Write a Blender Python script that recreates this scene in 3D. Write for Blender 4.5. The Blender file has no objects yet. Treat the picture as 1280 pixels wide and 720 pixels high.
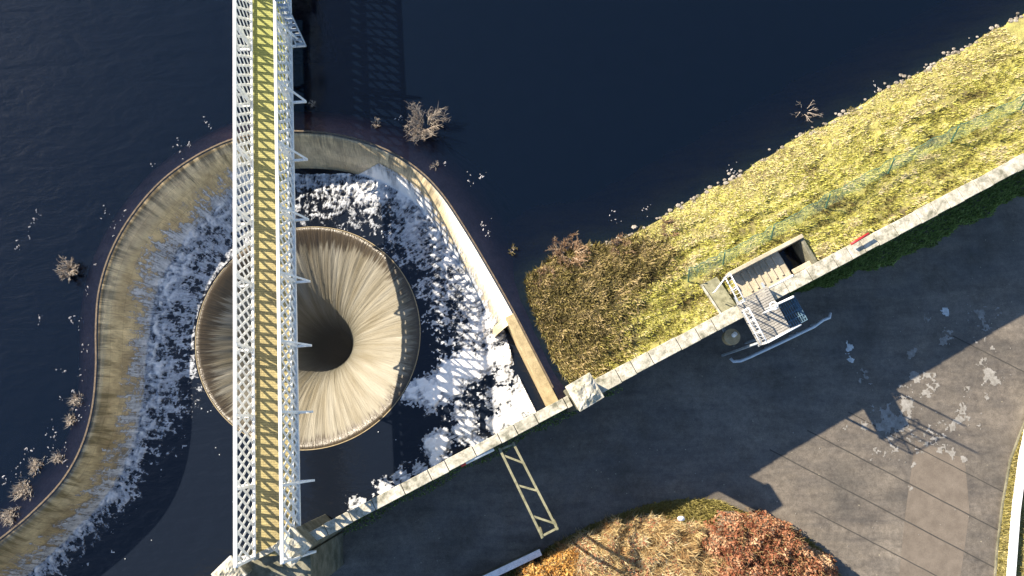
import bpy, math, random
import numpy as np
from mathutils import Vector, Matrix
random.seed(7); rng = np.random.default_rng(11)
R = math.radians
sc = bpy.context.scene
C = sc.collection
F, TILT, CAMZ = 900.0, R(11), 32.0

def P(px, py, z=0.0):
    """survey helper: where the plane at height z is met by a sight line of the drone"""
    a = (px-640)/F; b = (360-py)/F
    r = (a, b*math.cos(TILT)+math.sin(TILT), b*math.sin(TILT)-math.cos(TILT))
    s = (z-CAMZ)/r[2]
    return (r[0]*s, r[1]*s, z)
def PL(lst, z=0.0): return np.array([P(x, y, z)[:2] for x, y in lst])

# ------------------------------------------------------------------ numpy noise
_tab = rng.random((256, 256))
def vnoise(x, y):
    xi = np.floor(x).astype(int); yi = np.floor(y).astype(int)
    fx = x-xi; fy = y-yi
    fx = fx*fx*fx*(fx*(fx*6-15)+10); fy = fy*fy*fy*(fy*(fy*6-15)+10)
    a = _tab[xi & 255, yi & 255]; b = _tab[(xi+1) & 255, yi & 255]
    c = _tab[xi & 255, (yi+1) & 255]; d = _tab[(xi+1) & 255, (yi+1) & 255]
    return (a*(1-fx)+b*fx)*(1-fy)+(c*(1-fx)+d*fx)*fy
def fbm(x, y, o=4, g=.5):
    s = 0; a = 1; t = 0
    for i in range(o):
        s = s+a*vnoise(x*2**i+17.3*i, y*2**i+9.1*i); t += a; a *= g
    return s/t
def ridged(x, y, o=3, g=.6):
    s = 0; a = 1; t = 0
    for i in range(o):
        s = s+a*(1-np.abs(2*vnoise(x*2**i+31.7*i, y*2**i+5.3*i)-1)); t += a; a *= g
    return s/t
def inside(poly, X, Y):
    r = np.zeros(X.shape, bool); n = len(poly); j = n-1
    for i in range(n):
        xi, yi = poly[i]; xj, yj = poly[j]
        if yi != yj:
            c = ((yi > Y) != (yj > Y)) & (X < (xj-xi)*(Y-yi)/(yj-yi)+xi)
            r ^= c
        j = i
    return r
def dist_line(poly, X, Y, closed=False, want_s=False):
    D = np.full(X.shape, 1e9); S = np.zeros(X.shape); acc = 0
    n = len(poly)
    for i in range(n if closed else n-1):
        a = poly[i]; b = poly[(i+1) % n]; d = b-a; L2 = d@d
        if L2 < 1e-12: continue
        t = np.clip(((X-a[0])*d[0]+(Y-a[1])*d[1])/L2, 0, 1)
        dd = np.hypot(X-a[0]-t*d[0], Y-a[1]-t*d[1])
        m = dd < D; D[m] = dd[m]; S[m] = (acc+t*math.sqrt(L2))[m]
        acc += math.sqrt(L2)
    return (D, S) if want_s else D
def sstep(a, b, x):
    t = np.clip((x-a)/(b-a), 0, 1); return t*t*(3-2*t)
def catmull(pts, n=10):
    out = []; p = [pts[0]*2-pts[1]]+list(pts)+[pts[-1]*2-pts[-2]]
    for i in range(1, len(p)-2):
        for k in range(n):
            t = k/n; a, b, c, d = p[i-1], p[i], p[i+1], p[i+2]
            out.append(.5*((2*b)+(c-a)*t+(2*a-5*b+4*c-d)*t*t+(3*b-a-3*c+d)*t**3))
    out.append(pts[-1]); return np.array(out)

# ------------------------------------------------------------------ materials
def nt(name):
    m = bpy.data.materials.new(name); m.use_nodes = True
    t = m.node_tree; t.nodes.clear()
    o = t.nodes.new('ShaderNodeOutputMaterial'); return m, t, o
def N(t, typ, **k):
    n = t.nodes.new(typ)
    for a, b in k.items():
        if a in n.inputs: n.inputs[a].default_value = b
        else: setattr(n, a, b)
    return n
def coords(t, scale=(1, 1, 1), rot=(0, 0, 0), kind='Object'):
    c = N(t, 'ShaderNodeTexCoord'); mp = N(t, 'ShaderNodeMapping')
    mp.inputs['Scale'].default_value = scale; mp.inputs['Rotation'].default_value = rot
    t.links.new(c.outputs[kind], mp.inputs['Vector']); return mp.outputs['Vector']
def ramp(t, src, stops):
    r = N(t, 'ShaderNodeValToRGB'); e = r.color_ramp.elements
    while len(e) < len(stops): e.new(.5)
    for i, (p, c) in enumerate(stops):
        e[i].position = p; e[i].color = (*c, 1) if len(c) == 3 else c
    t.links.new(src, r.inputs['Fac']); return r.outputs['Color']
def noise(t, vec, scale, detail=4, rough=.55, dist=0):
    n = N(t, 'ShaderNodeTexNoise'); n.inputs['Scale'].default_value = scale
    n.inputs['Detail'].default_value = detail; n.inputs['Roughness'].default_value = rough
    n.inputs['Distortion'].default_value = dist
    t.links.new(vec, n.inputs['Vector']); return n.outputs['Fac']
def mixc(t, fac, a, b, mode='MIX'):
    m = N(t, 'ShaderNodeMix', data_type='RGBA', blend_type=mode)
    for v, i in ((fac, 0), (a, 6), (b, 7)):
        if isinstance(v, (int, float)): m.inputs[i].default_value = v
        elif isinstance(v, tuple): m.inputs[i].default_value = (*v, 1)
        else: t.links.new(v, m.inputs[i])
    return m.outputs[2]
def bump(t, src, strength, dist=.05):
    b = N(t, 'ShaderNodeBump'); b.inputs['Strength'].default_value = strength
    b.inputs['Distance'].default_value = dist; t.links.new(src, b.inputs['Height']); return b.outputs['Normal']
def princ(t, o, col, rough=.8, nrm=None, **k):
    p = N(t, 'ShaderNodeBsdfPrincipled')
    if isinstance(col, tuple): p.inputs['Base Color'].default_value = (*col, 1)
    else: t.links.new(col, p.inputs['Base Color'])
    if isinstance(rough, (int, float)): p.inputs['Roughness'].default_value = rough
    else: t.links.new(rough, p.inputs['Roughness'])
    if nrm: t.links.new(nrm, p.inputs['Normal'])
    for a, b in k.items(): p.inputs[a.replace('_', ' ')].default_value = b
    t.links.new(p.outputs[0], o.inputs['Surface']); return p
def mat_noise(name, c1, c2, scale=3, rough=.85, b=.3, c3=None, stretch=(1, 1, 1), rot=0, fine=None, lo=.35, hi=.65, **k):
    m, t, o = nt(name); v = coords(t, stretch, (0, 0, rot))
    n = noise(t, v, scale, 6, .6)
    st = [(lo, c1), (hi, c2)] if c3 is None else [(lo, c1), ((lo+hi)/2, c2), (hi, c3)]
    c = ramp(t, n, st)
    n2 = noise(t, coords(t), fine or scale*9, 4, .7)
    c = mixc(t, 1.0, c, ramp(t, n2, [(.3, (.72, .72, .72)), (.7, (1.2, 1.2, 1.2))]), 'MULTIPLY')
    princ(t, o, c, rough, bump(t, n2, b), **k); return m
def mat_tint(name, stops, rough=.75, transl=.25):
    """foliage: colour from the per-leaf 'tint' attribute"""
    m, t, o = nt(name)
    a = N(t, 'ShaderNodeAttribute', attribute_name='tint')
    c = ramp(t, a.outputs['Fac'], stops)
    d = N(t, 'ShaderNodeBsdfDiffuse'); tr = N(t, 'ShaderNodeBsdfTranslucent'); mx = N(t, 'ShaderNodeMixShader')
    t.links.new(c, d.inputs['Color']); t.links.new(c, tr.inputs['Color']); mx.inputs[0].default_value = transl
    t.links.new(d.outputs[0], mx.inputs[1]); t.links.new(tr.outputs[0], mx.inputs[2])
    t.links.new(mx.outputs[0], o.inputs['Surface']); return m

M = {}
M['white'] = mat_noise('white_paint', (.66, .67, .66), (.84, .84, .82), 2.5, .45, .1, lo=.25, hi=.6)
M['rail'] = mat_noise('rail_paint', (.62, .64, .66), (.82, .82, .82), 5, .4, .05)
M['steel'] = mat_noise('galvanised_steel', (.25, .29, .33), (.42, .46, .5), 6, .5, .1)
M['grating'] = mat_noise('shade_blue_grating', (.05, .1, .15), (.12, .2, .26), 6, .5, .1)
M['yellowsteel'] = mat_noise('weathered_olive_paint', (.13, .125, .07), (.25, .24, .15), 5, .6, .2)
M['stone'] = mat_noise('pale_stone', (.13, .13, .09), (.37, .35, .28), 2.8, .9, .6, c3=(.54, .51, .44), fine=13, lo=.3, hi=.68)
M['shorestone'] = mat_noise('rubble', (.14, .12, .09), (.36, .32, .27), 2.5, .9, .5, fine=14)
M['wallstone'] = mat_noise('dark_wall_stone', (.08, .08, .05), (.2, .19, .14), 1.6, .9, .6, fine=12)
M['concrete'] = mat_noise('beige_concrete', (.33, .29, .21), (.5, .44, .33), 1.2, .9, .3, fine=18)
M['greyboard'] = mat_noise('grey_boards', (.2, .19, .17), (.36, .34, .3), 3, .85, .3, fine=16)
M['crete_tan'] = mat_noise('tan_wall_top', (.26, .2, .1), (.42, .33, .18), 2.2, .7, .3, fine=18)
M['bed'] = mat_noise('peaty_bed', (.05, .03, .02), (.11, .07, .045), .8, .9, .5)
M['ledge'] = mat_noise('submerged_stone', (.28, .14, .11), (.5, .27, .21), .9, .9, .4)
M['soil'] = mat_noise('bank_turf', (.15, .12, .05), (.26, .24, .07), .9, .95, .8, c3=(.34, .31, .09), stretch=(.5, 1.6, 1), rot=-R(27), fine=9)
M['mossg'] = mat_noise('dark_green_turf', (.03, .05, .015), (.06, .10, .03), 1.5, .95, .8, fine=12)
M['field'] = mat_noise('rough_grass', (.09, .11, .03), (.2, .2, .07), .3, .95, .6, fine=4)
M['verge'] = mat_noise('yellow_verge', (.14, .12, .05), (.26, .23, .08), 1.5, .95, .8, fine=10)
M['shadowline'] = mat_noise('road_shadow_dark', (.035, .033, .03), (.05, .047, .04), 3, .8, .1)
M['stain'] = mat_noise('pale_road_residue', (.17, .16, .14), (.28, .27, .25), 5, .8, .1)
M['palepatch'] = mat_noise('pale_road_mark', (.4, .42, .42), (.6, .62, .6), 7, .7, .1)
M['patch2'] = mat_noise('newer_asphalt', (.115, .095, .075), (.155, .13, .104), 2, .85, .3, fine=30)
M['red'] = mat_noise('red_paint', (.4, .02, .02), (.55, .03, .03), 6, .5, .1)
M['pale'] = mat_noise('pale_grey_plastic', (.5, .55, .6), (.65, .7, .72), 6, .5, .1)
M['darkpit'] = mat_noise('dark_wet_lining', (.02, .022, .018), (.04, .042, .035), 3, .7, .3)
M['tub'] = mat_noise('tan_lid', (.28, .22, .12), (.42, .34, .2), 6, .7, .2)
M['twig'] = mat_noise('dry_twig', (.3, .24, .18), (.55, .47, .38), 5, .8, .1)
M['bark'] = mat_noise('bark', (.08, .06, .04), (.16, .12, .08), 8, .9, .4)

def m_asphalt():
    m, t, o = nt('wet_asphalt')
    v = coords(t)
    c = ramp(t, noise(t, v, .35, 6, .6), [(.3, (.078, .071, .062)), (.52, (.12, .106, .09)), (.72, (.16, .142, .12))])
    c2 = ramp(t, noise(t, coords(t, (.35, 2.2, 1), (0, 0, R(-62))), 1.1, 5, .65), [(.35, (.8, .8, .8)), (.6, (1.12, 1.1, 1.06))])
    c = mixc(t, 1, c, c2, 'MULTIPLY')
    n = noise(t, v, 26, 3, .8)
    c = mixc(t, 1, c, ramp(t, n, [(.25, (.55, .55, .55)), (.75, (1.4, 1.4, 1.4))]), 'MULTIPLY')
    c = mixc(t, 1, c, ramp(t, noise(t, v, 3.2, 6, .75), [(.35, (.75, .74, .72)), (.62, (1.15, 1.15, 1.15))]), 'MULTIPLY')
    sp = N(t, 'ShaderNodeTexVoronoi'); sp.inputs['Scale'].default_value = 1.7; t.links.new(v, sp.inputs['Vector'])
    spk = ramp(t, sp.outputs['Distance'], [(.03, (1, 1, 1)), (.05, (0, 0, 0))])
    c = mixc(t, spk, c, (.35, .32, .22))
    r = ramp(t, noise(t, v, .8, 3, .5), [(.4, (.45,)*3), (.6, (.8,)*3)])
    princ(t, o, c, r, bump(t, n, .35, .02)); return m
M['asphalt'] = m_asphalt()

def m_water(name, turb, turbfac, vol=None, rip=.5):
    m, t, o = nt(name)
    v1 = coords(t, (1, 2.4, 1), (0, 0, R(-24)))
    a = noise(t, v1, .55, 4, .5, .6)
    b = noise(t, coords(t, (1, 2.0, 1), (0, 0, R(-14))), 1.9, 4, .6, .4)
    ad = N(t, 'ShaderNodeMath', operation='ADD'); t.links.new(a, ad.inputs[0])
    mu = N(t, 'ShaderNodeMath', operation='MULTIPLY'); t.links.new(b, mu.inputs[0]); mu.inputs[1].default_value = .45
    t.links.new(mu.outputs[0], ad.inputs[1])
    # ripples are livelier in the open water to the west
    sx = N(t, 'ShaderNodeSeparateXYZ'); t.links.new(coords(t), sx.inputs[0])
    mr = N(t, 'ShaderNodeMapRange'); t.links.new(sx.outputs['X'], mr.inputs[0])
    mr.inputs[1].default_value = -16; mr.inputs[2].default_value = 2; mr.inputs[3].default_value = rip; mr.inputs[4].default_value = rip*.3
    bp = N(t, 'ShaderNodeBump'); bp.inputs['Distance'].default_value = .35
    t.links.new(ad.outputs[0], bp.inputs['Height']); t.links.new(mr.outputs[0], bp.inputs['Strength'])
    fr = N(t, 'ShaderNodeFresnel'); fr.inputs['IOR'].default_value = 1.42; t.links.new(bp.outputs[0], fr.inputs['Normal'])
    gl = N(t, 'ShaderNodeBsdfGlossy'); gl.inputs['Roughness'].default_value = .05; t.links.new(bp.outputs[0], gl.inputs['Normal'])
    tr = N(t, 'ShaderNodeBsdfTransparent') if vol else N(t, 'ShaderNodeBsdfDiffuse')
    tr.inputs['Color'].default_value = (1, 1, 1, 1) if vol else (.006, .007, .009, 1)
    df = N(t, 'ShaderNodeBsdfDiffuse'); df.inputs['Color'].default_value = (*turb, 1)
    m1 = N(t, 'ShaderNodeMixShader'); m1.inputs[0].default_value = turbfac
    t.links.new(tr.outputs[0], m1.inputs[1]); t.links.new(df.outputs[0], m1.inputs[2])
    m2 = N(t, 'ShaderNodeMixShader'); t.links.new(fr.outputs[0], m2.inputs[0])
    t.links.new(m1.outputs[0], m2.inputs[1]); t.links.new(gl.outputs[0], m2.inputs[2])
    t.links.new(m2.outputs[0], o.inputs['Surface'])
    if vol:
        va = N(t, 'ShaderNodeVolumeAbsorption'); va.inputs['Color'].default_value = (*vol[0], 1); va.inputs['Density'].default_value = vol[1]
        t.links.new(va.outputs[0], o.inputs['Volume'])
    return m
M['lake'] = m_water('peaty_lake_water', (.006, .015, .036), .24, ((.5, .14, .1), 1.0), .16)
M['pool'] = m_water('dark_pool_water', (.006, .012, .026), .35, None, .3)

def m_glacis():
    m, t, o = nt('wet_weir_face')
    v = coords(t, (1, 1, 1), kind='UV')
    n1 = noise(t, coords(t, (3.2, .35, 1), kind='UV'), 1.0, 5, .65, .25)
    n2 = noise(t, coords(t, (.55, .5, 1), kind='UV'), 1.0, 3, .5)
    sx = N(t, 'ShaderNodeSeparateXYZ'); t.links.new(v, sx.inputs[0])
    # algae streaks hang from the crest and fade towards the toe
    ma = N(t, 'ShaderNodeMapRange'); t.links.new(sx.outputs['Y'], ma.inputs[0])
    ma.inputs[1].default_value = 0; ma.inputs[2].default_value = 1.5; ma.inputs[3].default_value = .16; ma.inputs[4].default_value = -.16
    ad = N(t, 'ShaderNodeMath', operation='ADD'); t.links.new(n1, ad.inputs[0]); t.links.new(ma.outputs[0], ad.inputs[1])
    n4 = noise(t, coords(t, (1.6, 1.1, 1), kind='UV'), 1.0, 6, .7, .5)
    base = ramp(t, n2, [(.3, (.32, .24, .13)), (.7, (.58, .46, .27))])
    base = mixc(t, 1, base, ramp(t, n4, [(.35, (.62, .6, .55)), (.6, (1.2, 1.2, 1.15))]), 'MULTIPLY')
    st = ramp(t, ad.outputs[0], [(.5, (0, 0, 0)), (.66, (1, 1, 1))])
    c = mixc(t, st, base, (.10, .075, .03))
    n3 = noise(t, coords(t, (14, 2, 1), kind='UV'), 1.0, 4, .7)
    br = N(t, 'ShaderNodeTexBrick'); br.inputs['Scale'].default_value = 1; br.inputs['Brick Width'].default_value = 1.15; br.inputs['Row Height'].default_value = .62; br.inputs['Mortar Size'].default_value = .012; br.inputs['Mortar Smooth'].default_value = .6
    br.inputs['Color1'].default_value = (1.1, 1.08, 1.02, 1); br.inputs['Color2'].default_value = (.86, .86, .86, 1); br.inputs['Mortar'].default_value = (.45, .42, .36, 1); t.links.new(v, br.inputs['Vector'])
    c = mixc(t, .65, c, br.outputs['Color'], 'MULTIPLY')
    at_ = N(t, 'ShaderNodeAttribute', attribute_name='tint')
    c = mixc(t, at_.outputs['Fac'], c, (.88, .80, .64))
    c = mixc(t, 1, c, ramp(t, n3, [(.3, (.75, .75, .75)), (.7, (1.25, 1.25, 1.25))]), 'MULTIPLY')
    princ(t, o, c, .28, bump(t, n3, .6, .05), Coat_Weight=.6, Coat_Roughness=.18); return m
M['glacis'] = m_glacis()

def m_funnel():
    m, t, o = nt('falling_water_funnel')
    sx = N(t, 'ShaderNodeSeparateXYZ'); t.links.new(coords(t, kind='UV'), sx.inputs[0])
    n1 = noise(t, coords(t, (26, .35, 1), kind='UV'), 1, 5, .7, .1)
    n2 = noise(t, coords(t, (70, .8, 1), kind='UV'), 1, 3, .6)
    n3 = noise(t, coords(t, (5, .2, 1), kind='UV'), 1, 3, .5)
    mu = N(t, 'ShaderNodeMath', operation='MULTIPLY_ADD'); t.links.new(n1, mu.inputs[0]); mu.inputs[1].default_value = 2.6
    t.links.new(sx.outputs['Y'], mu.inputs[2])
    mask = ramp(t, mu.outputs[0], [(.0, (0, 0, 0)), (1, (1, 1, 1))])
    mr = N(t, 'ShaderNodeMapRange'); t.links.new(mu.outputs[0], mr.inputs[0]); mr.inputs[1].default_value = 1.95; mr.inputs[2].default_value = 2.35
    pale = ramp(t, n3, [(.35, (.135, .115, .072)), (.65, (.225, .21, .165))])
    pale = mixc(t, 1, pale, ramp(t, n2, [(.3, (.84, .84, .84)), (.7, (1.12, 1.12, 1.12))]), 'MULTIPLY')
    dark = ramp(t, n2, [(.3, (.03, .022, .012)), (.75, (.075, .054, .026))])
    c = mixc(t, mr.outputs[0], dark, pale)
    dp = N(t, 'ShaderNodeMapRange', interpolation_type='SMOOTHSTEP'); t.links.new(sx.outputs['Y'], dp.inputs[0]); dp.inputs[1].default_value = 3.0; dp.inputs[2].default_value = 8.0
    c = mixc(t, dp.outputs[0], c, (.035, .038, .03))  # throat blackened with depth, the shaft's shade painted into the colour
    rg = ramp(t, mr.outputs[0], [(0, (.32,)*3), (1, (.65,)*3)])
    princ(t, o, c, rg, bump(t, n1, .5, .15)); return m
M['funnel'] = m_funnel()

def m_foam():
    m, t, o = nt('white_water_foam')
    v = coords(t)
    n0 = noise(t, v, 8, 6, .75, .6); nf = noise(t, coords(t, (8.5, 1.8, 1), kind='UV'), 1.0, 6, .74, .9)
    nm = N(t, 'ShaderNodeMix', data_type='FLOAT'); nm.inputs[0].default_value = .62; t.links.new(n0, nm.inputs[2]); t.links.new(nf, nm.inputs[3]); n = nm.outputs[0]
    vo = N(t, 'ShaderNodeTexVoronoi', feature='DISTANCE_TO_EDGE'); vo.inputs['Scale'].default_value = 4.2
    wv = N(t, 'ShaderNodeTexNoise'); wv.inputs['Scale'].default_value = 3; wv.inputs['Detail'].default_value = 4; t.links.new(v, wv.inputs['Vector'])
    mxv = N(t, 'ShaderNodeMix', data_type='VECTOR'); mxv.inputs[0].default_value = .28; t.links.new(v, mxv.inputs[4]); t.links.new(wv.outputs['Color'], mxv.inputs[5])
    t.links.new(mxv.outputs[1], vo.inputs['Vector'])
    edge = ramp(t, vo.outputs['Distance'], [(.0, (1, 1, 1)), (.22, (0, 0, 0))])
    s1 = N(t, 'ShaderNodeMath', operation='MULTIPLY_ADD'); t.links.new(edge, s1.inputs[0]); s1.inputs[1].default_value = .16; t.links.new(n, s1.inputs[2])
    at_ = N(t, 'ShaderNodeAttribute', attribute_name='tint')
    s2 = N(t, 'ShaderNodeMath', operation='ADD'); t.links.new(s1.outputs[0], s2.inputs[0]); t.links.new(at_.outputs['Fac'], s2.inputs[1])
    thick = N(t, 'ShaderNodeMapRange', interpolation_type='SMOOTHSTEP'); t.links.new(at_.outputs['Fac'], thick.inputs[0]); thick.inputs[1].default_value = .8; thick.inputs[2].default_value = 1.12
    mr = N(t, 'ShaderNodeMapRange', interpolation_type='SMOOTHSTEP'); t.links.new(s2.outputs[0], mr.inputs[0]); mr.inputs[1].default_value = 1.08; mr.inputs[2].default_value = 1.40
    c = mixc(t, thick.outputs[0], ramp(t, n, [(.36, (.16, .18, .21)), (.62, (.62, .64, .67))]), (.88, .87, .85))
    d = N(t, 'ShaderNodeBsdfDiffuse'); t.links.new(c, d.inputs['Color']); t.links.new(bump(t, n, .8, .1), d.inputs['Normal'])
    tr = N(t, 'ShaderNodeBsdfTransparent'); mx = N(t, 'ShaderNodeMixShader')
    t.links.new(mr.outputs[0], mx.inputs[0]); t.links.new(tr.outputs[0], mx.inputs[1]); t.links.new(d.outputs[0], mx.inputs[2])
    t.links.new(mx.outputs[0], o.inputs['Surface']); return m
M['foam'] = m_foam()
def m_deck():
    m, t, o = nt('weathered_deck_boards')
    w = N(t, 'ShaderNodeTexWave', wave_type='BANDS', bands_direction='Y'); w.inputs['Scale'].default_value = 3.2
    t.links.new(coords(t, (1, 1, 1)), w.inputs['Vector'])
    n = noise(t, coords(t, (1, .25, 1)), .8, 5, .6)
    c = ramp(t, n, [(.35, (.25, .2, .09)), (.65, (.35, .3, .13))])
    sx = N(t, 'ShaderNodeSeparateXYZ'); t.links.new(coords(t), sx.inputs[0])
    mr = N(t, 'ShaderNodeMapRange'); t.links.new(sx.outputs['Y'], mr.inputs[0]); mr.inputs[1].default_value = 12; mr.inputs[2].default_value = 22
    c = mixc(t, mr.outputs[0], c, (.27, .28, .075))
    c = mixc(t, 1, c, ramp(t, w.outputs['Fac'], [(.02, (.5, .5, .5)), (.15, (1, 1, 1))]), 'MULTIPLY')
    n2 = noise(t, coords(t), 14, 4, .7)
    c = mixc(t, 1, c, ramp(t, n2, [(.3, (.7, .7, .7)), (.7, (1.2, 1.2, 1.2))]), 'MULTIPLY')
    princ(t, o, c, .85, bump(t, n2, .3)); return m
M['deck'] = m_deck()
def m_mesh():
    m, t, o = nt('green_fence_mesh')
    n = noise(t, coords(t), 6, 4, .7)
    r = ramp(t, n, [(.35, (.10,)*3), (.7, (.48,)*3)])
    tr = N(t, 'ShaderNodeBsdfTransparent'); d = N(t, 'ShaderNodeBsdfPrincipled')
    d.inputs['Base Color'].default_value = (.56, .80, .50, 1); d.inputs['Roughness'].default_value = .6
    mx = N(t, 'ShaderNodeMixShader'); t.links.new(r, mx.inputs[0]); t.links.new(tr.outputs[0], mx.inputs[1]); t.links.new(d.outputs[0], mx.inputs[2])
    t.links.new(mx.outputs[0], o.inputs['Surface']); return m
M['mesh'] = m_mesh()
M['greenpost'] = mat_noise('green_post_paint', (.05, .13, .09), (.09, .2, .14), 6, .5, .1)
M['straw'] = mat_tint('straw_grass', [(0, (.26, .14, .06)), (.35, (.48, .34, .16)), (.75, (.64, .52, .28)), (1, (.72, .65, .44))])
M['copper'] = mat_tint('copper_leaves', [(0, (.09, .035, .022)), (.35, (.24, .09, .05)), (.7, (.38, .19, .11)), (1, (.52, .36, .22))])
M['orange'] = mat_tint('orange_leaves', [(0, (.22, .08, .02)), (.5, (.46, .25, .07)), (1, (.6, .42, .16))])
M['grassy'] = mat_tint('bank_grass', [(0, (.13, .10, .045)), (.25, (.25, .225, .06)), (.5, (.45, .43, .10)), (.8, (.60, .57, .17)), (1, (.56, .48, .30))])
M['olive'] = mat_tint('olive_scrub', [(0, (.07, .055, .03)), (.5, (.24, .2, .07)), (1, (.46, .36, .19))])
M['greeng'] = mat_tint('green_grass', [(0, (.09, .12, .035)), (.5, (.2, .3, .085)), (1, (.36, .44, .15))])
M['vergeg'] = mat_tint('verge_grass', [(0, (.13, .11, .035)), (.5, (.25, .22, .07)), (1, (.42, .36, .16))])
M['reed'] = mat_tint('dead_reed', [(0, (.14, .11, .09)), (.5, (.32, .27, .22)), (1, (.55, .5, .43))])
M['rtwig'] = mat_tint('bramble_twigs', [(0, (.16, .09, .05)), (.5, (.38, .25, .15)), (1, (.6, .48, .32))])
M['flots'] = mat_noise('floating_froth', (.2, .19, .2), (.42, .4, .4), 4, .8, .3)

# ------------------------------------------------------------------ mesh building
def link(o, parent=None):
    C.objects.link(o)
    if parent is not None: o.parent = parent
    return o
def tag(o, label=None, cat=None, group=None, kind=None):
    for k, v in (('label', label), ('category', cat), ('group', group), ('kind', kind)):
        if v: o[k] = v
    return o
def empty(name, loc, label, cat, group=None, rz=0):
    o = bpy.data.objects.new(name, None); o.location = loc; o.rotation_euler = (0, 0, rz); o.empty_display_size = .3
    link(o); tag(o, label, cat, group); return o
def mesh(name, V, Fc, mat, parent=None, smooth=False, tint=None, uv=None, local=True):
    V = np.asarray(V, float)
    if parent is not None and local:
        mw = Matrix.LocRotScale(parent.location, parent.rotation_euler, parent.scale)
        g = parent.parent
        while g is not None:
            mw = Matrix.LocRotScale(g.location, g.rotation_euler, g.scale) @ mw; g = g.parent
        mi = np.array(mw.inverted())
        V = V @ mi[:3, :3].T + mi[:3, 3]
    me = bpy.data.meshes.new(name)
    if isinstance(Fc, np.ndarray):
        k = Fc.shape[1]; n = len(Fc)
        me.vertices.add(len(V)); me.vertices.foreach_set('co', V.ravel())
        me.loops.add(n*k); me.loops.foreach_set('vertex_index', Fc.ravel().astype(np.int32))
        me.polygons.add(n); me.polygons.foreach_set('loop_start', np.arange(0, n*k, k, dtype=np.int32))
        me.update(calc_edges=True)
    else:
        me.from_pydata([tuple(v) for v in V], [], Fc); me.update()
    if smooth: me.polygons.foreach_set('use_smooth', [True]*len(me.polygons))
    if tint is not None:
        a = me.attributes.new('tint', 'FLOAT', 'POINT'); a.data.foreach_set('value', np.asarray(tint, np.float32))
    if uv is not None:
        ul = me.uv_layers.new(name='UVMap'); li = np.zeros(len(me.loops), np.int32); me.loops.foreach_get('vertex_index', li)
        ul.data.foreach_set('uv', np.asarray(uv, np.float32)[li].ravel())
    me.materials.append(mat); me.validate()
    return link(bpy.data.objects.new(name, me), parent)
class MB:
    def __init__(s): s.v = []; s.f = []
    def box(s, o, ax, ay, az):
        """box from corner-centre o with half-vectors ax, ay, az"""
        o, ax, ay, az = (np.array(q, float) for q in (o, ax, ay, az)); n = len(s.v)
        for i in (-1, 1):
            for j in (-1, 1):
                for k in (-1, 1): s.v.append(o+i*ax+j*ay+k*az)
        for q in ((0, 1, 3, 2), (4, 6, 7, 5), (0, 4, 5, 1), (2, 3, 7, 6), (0, 2, 6, 4), (1, 5, 7, 3)): s.f.append(tuple(n+i for i in q))
        return s
    def bar(s, a, b, w, h, up=(0, 0, 1)):
        a = np.array(a, float); b = np.array(b, float); d = b-a; L = np.linalg.norm(d); d = d/L
        u = np.array(up, float); x = np.cross(d, u)
        if np.linalg.norm(x) < 1e-3: x = np.cross(d, (1, 0, 0))
        x /= np.linalg.norm(x); y = np.cross(x, d)
        return s.box((a+b)/2, d*L/2, x*w/2, y*h/2)
    def tube(s, pts, r, n=8, r2=None, cap=True):
        pts = [np.array(p, float) for p in pts]; base = len(s.v); m = len(pts)
        for i, p in enumerate(pts):
            d = pts[min(i+1, m-1)]-pts[max(i-1, 0)]; d /= np.linalg.norm(d)
            x = np.cross(d, (0, 0, 1)); 
            if np.linalg.norm(x) < 1e-2: x = np.cross(d, (1, 0, 0))
            x /= np.linalg.norm(x); y = np.cross(x, d)
            rr = r if r2 is None else r+(r2-r)*i/(m-1)
            for k in range(n):
                a = 2*math.pi*k/n; s.v.append(p+rr*(math.cos(a)*x+math.sin(a)*y))
        for i in range(m-1):
            for k in range(n):
                a = base+i*n+k; b = base+i*n+(k+1) % n; s.f.append((a, b, b+n, a+n))
        if cap:
            s.f.append(tuple(base+k for k in range(n))[::-1]); s.f.append(tuple(base+(m-1)*n+k for k in range(n)))
        return s
    def prism(s, poly, z0, z1):
        n = len(poly); b = len(s.v)
        for z in (z0, z1):
            for p in poly: s.v.append(np.array((p[0], p[1], z)))
        s.f.append(tuple(range(b, b+n))[::-1]); s.f.append(tuple(range(b+n, b+2*n)))
        for i in range(n): s.f.append((b+i, b+(i+1) % n, b+n+(i+1) % n, b+n+i))
        return s
    def build(s, name, mat, parent=None, smooth=False, bev=0):
        o = mesh(name, s.v, s.f, mat, parent, smooth)
        if bev:
            md = o.modifiers.new('bevel', 'BEVEL'); md.width = bev; md.segments = 2; md.limit_method = 'ANGLE'
        return o
def sheet(name, poly, z, mat, kind='structure'):
    o = mesh(name, [(p[0], p[1], z) for p in poly], [tuple(range(len(poly)))], mat)
    if o.data.polygons[0].normal.z < 0: o.data.flip_normals()
    if kind: o['kind'] = kind
    return o
def grid_cells(x0, x1, y0, y1, c):
    xs = np.arange(x0, x1, c); ys = np.arange(y0, y1, c)
    X, Y = np.meshgrid(xs, ys, indexing='ij'); return X, Y
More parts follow.
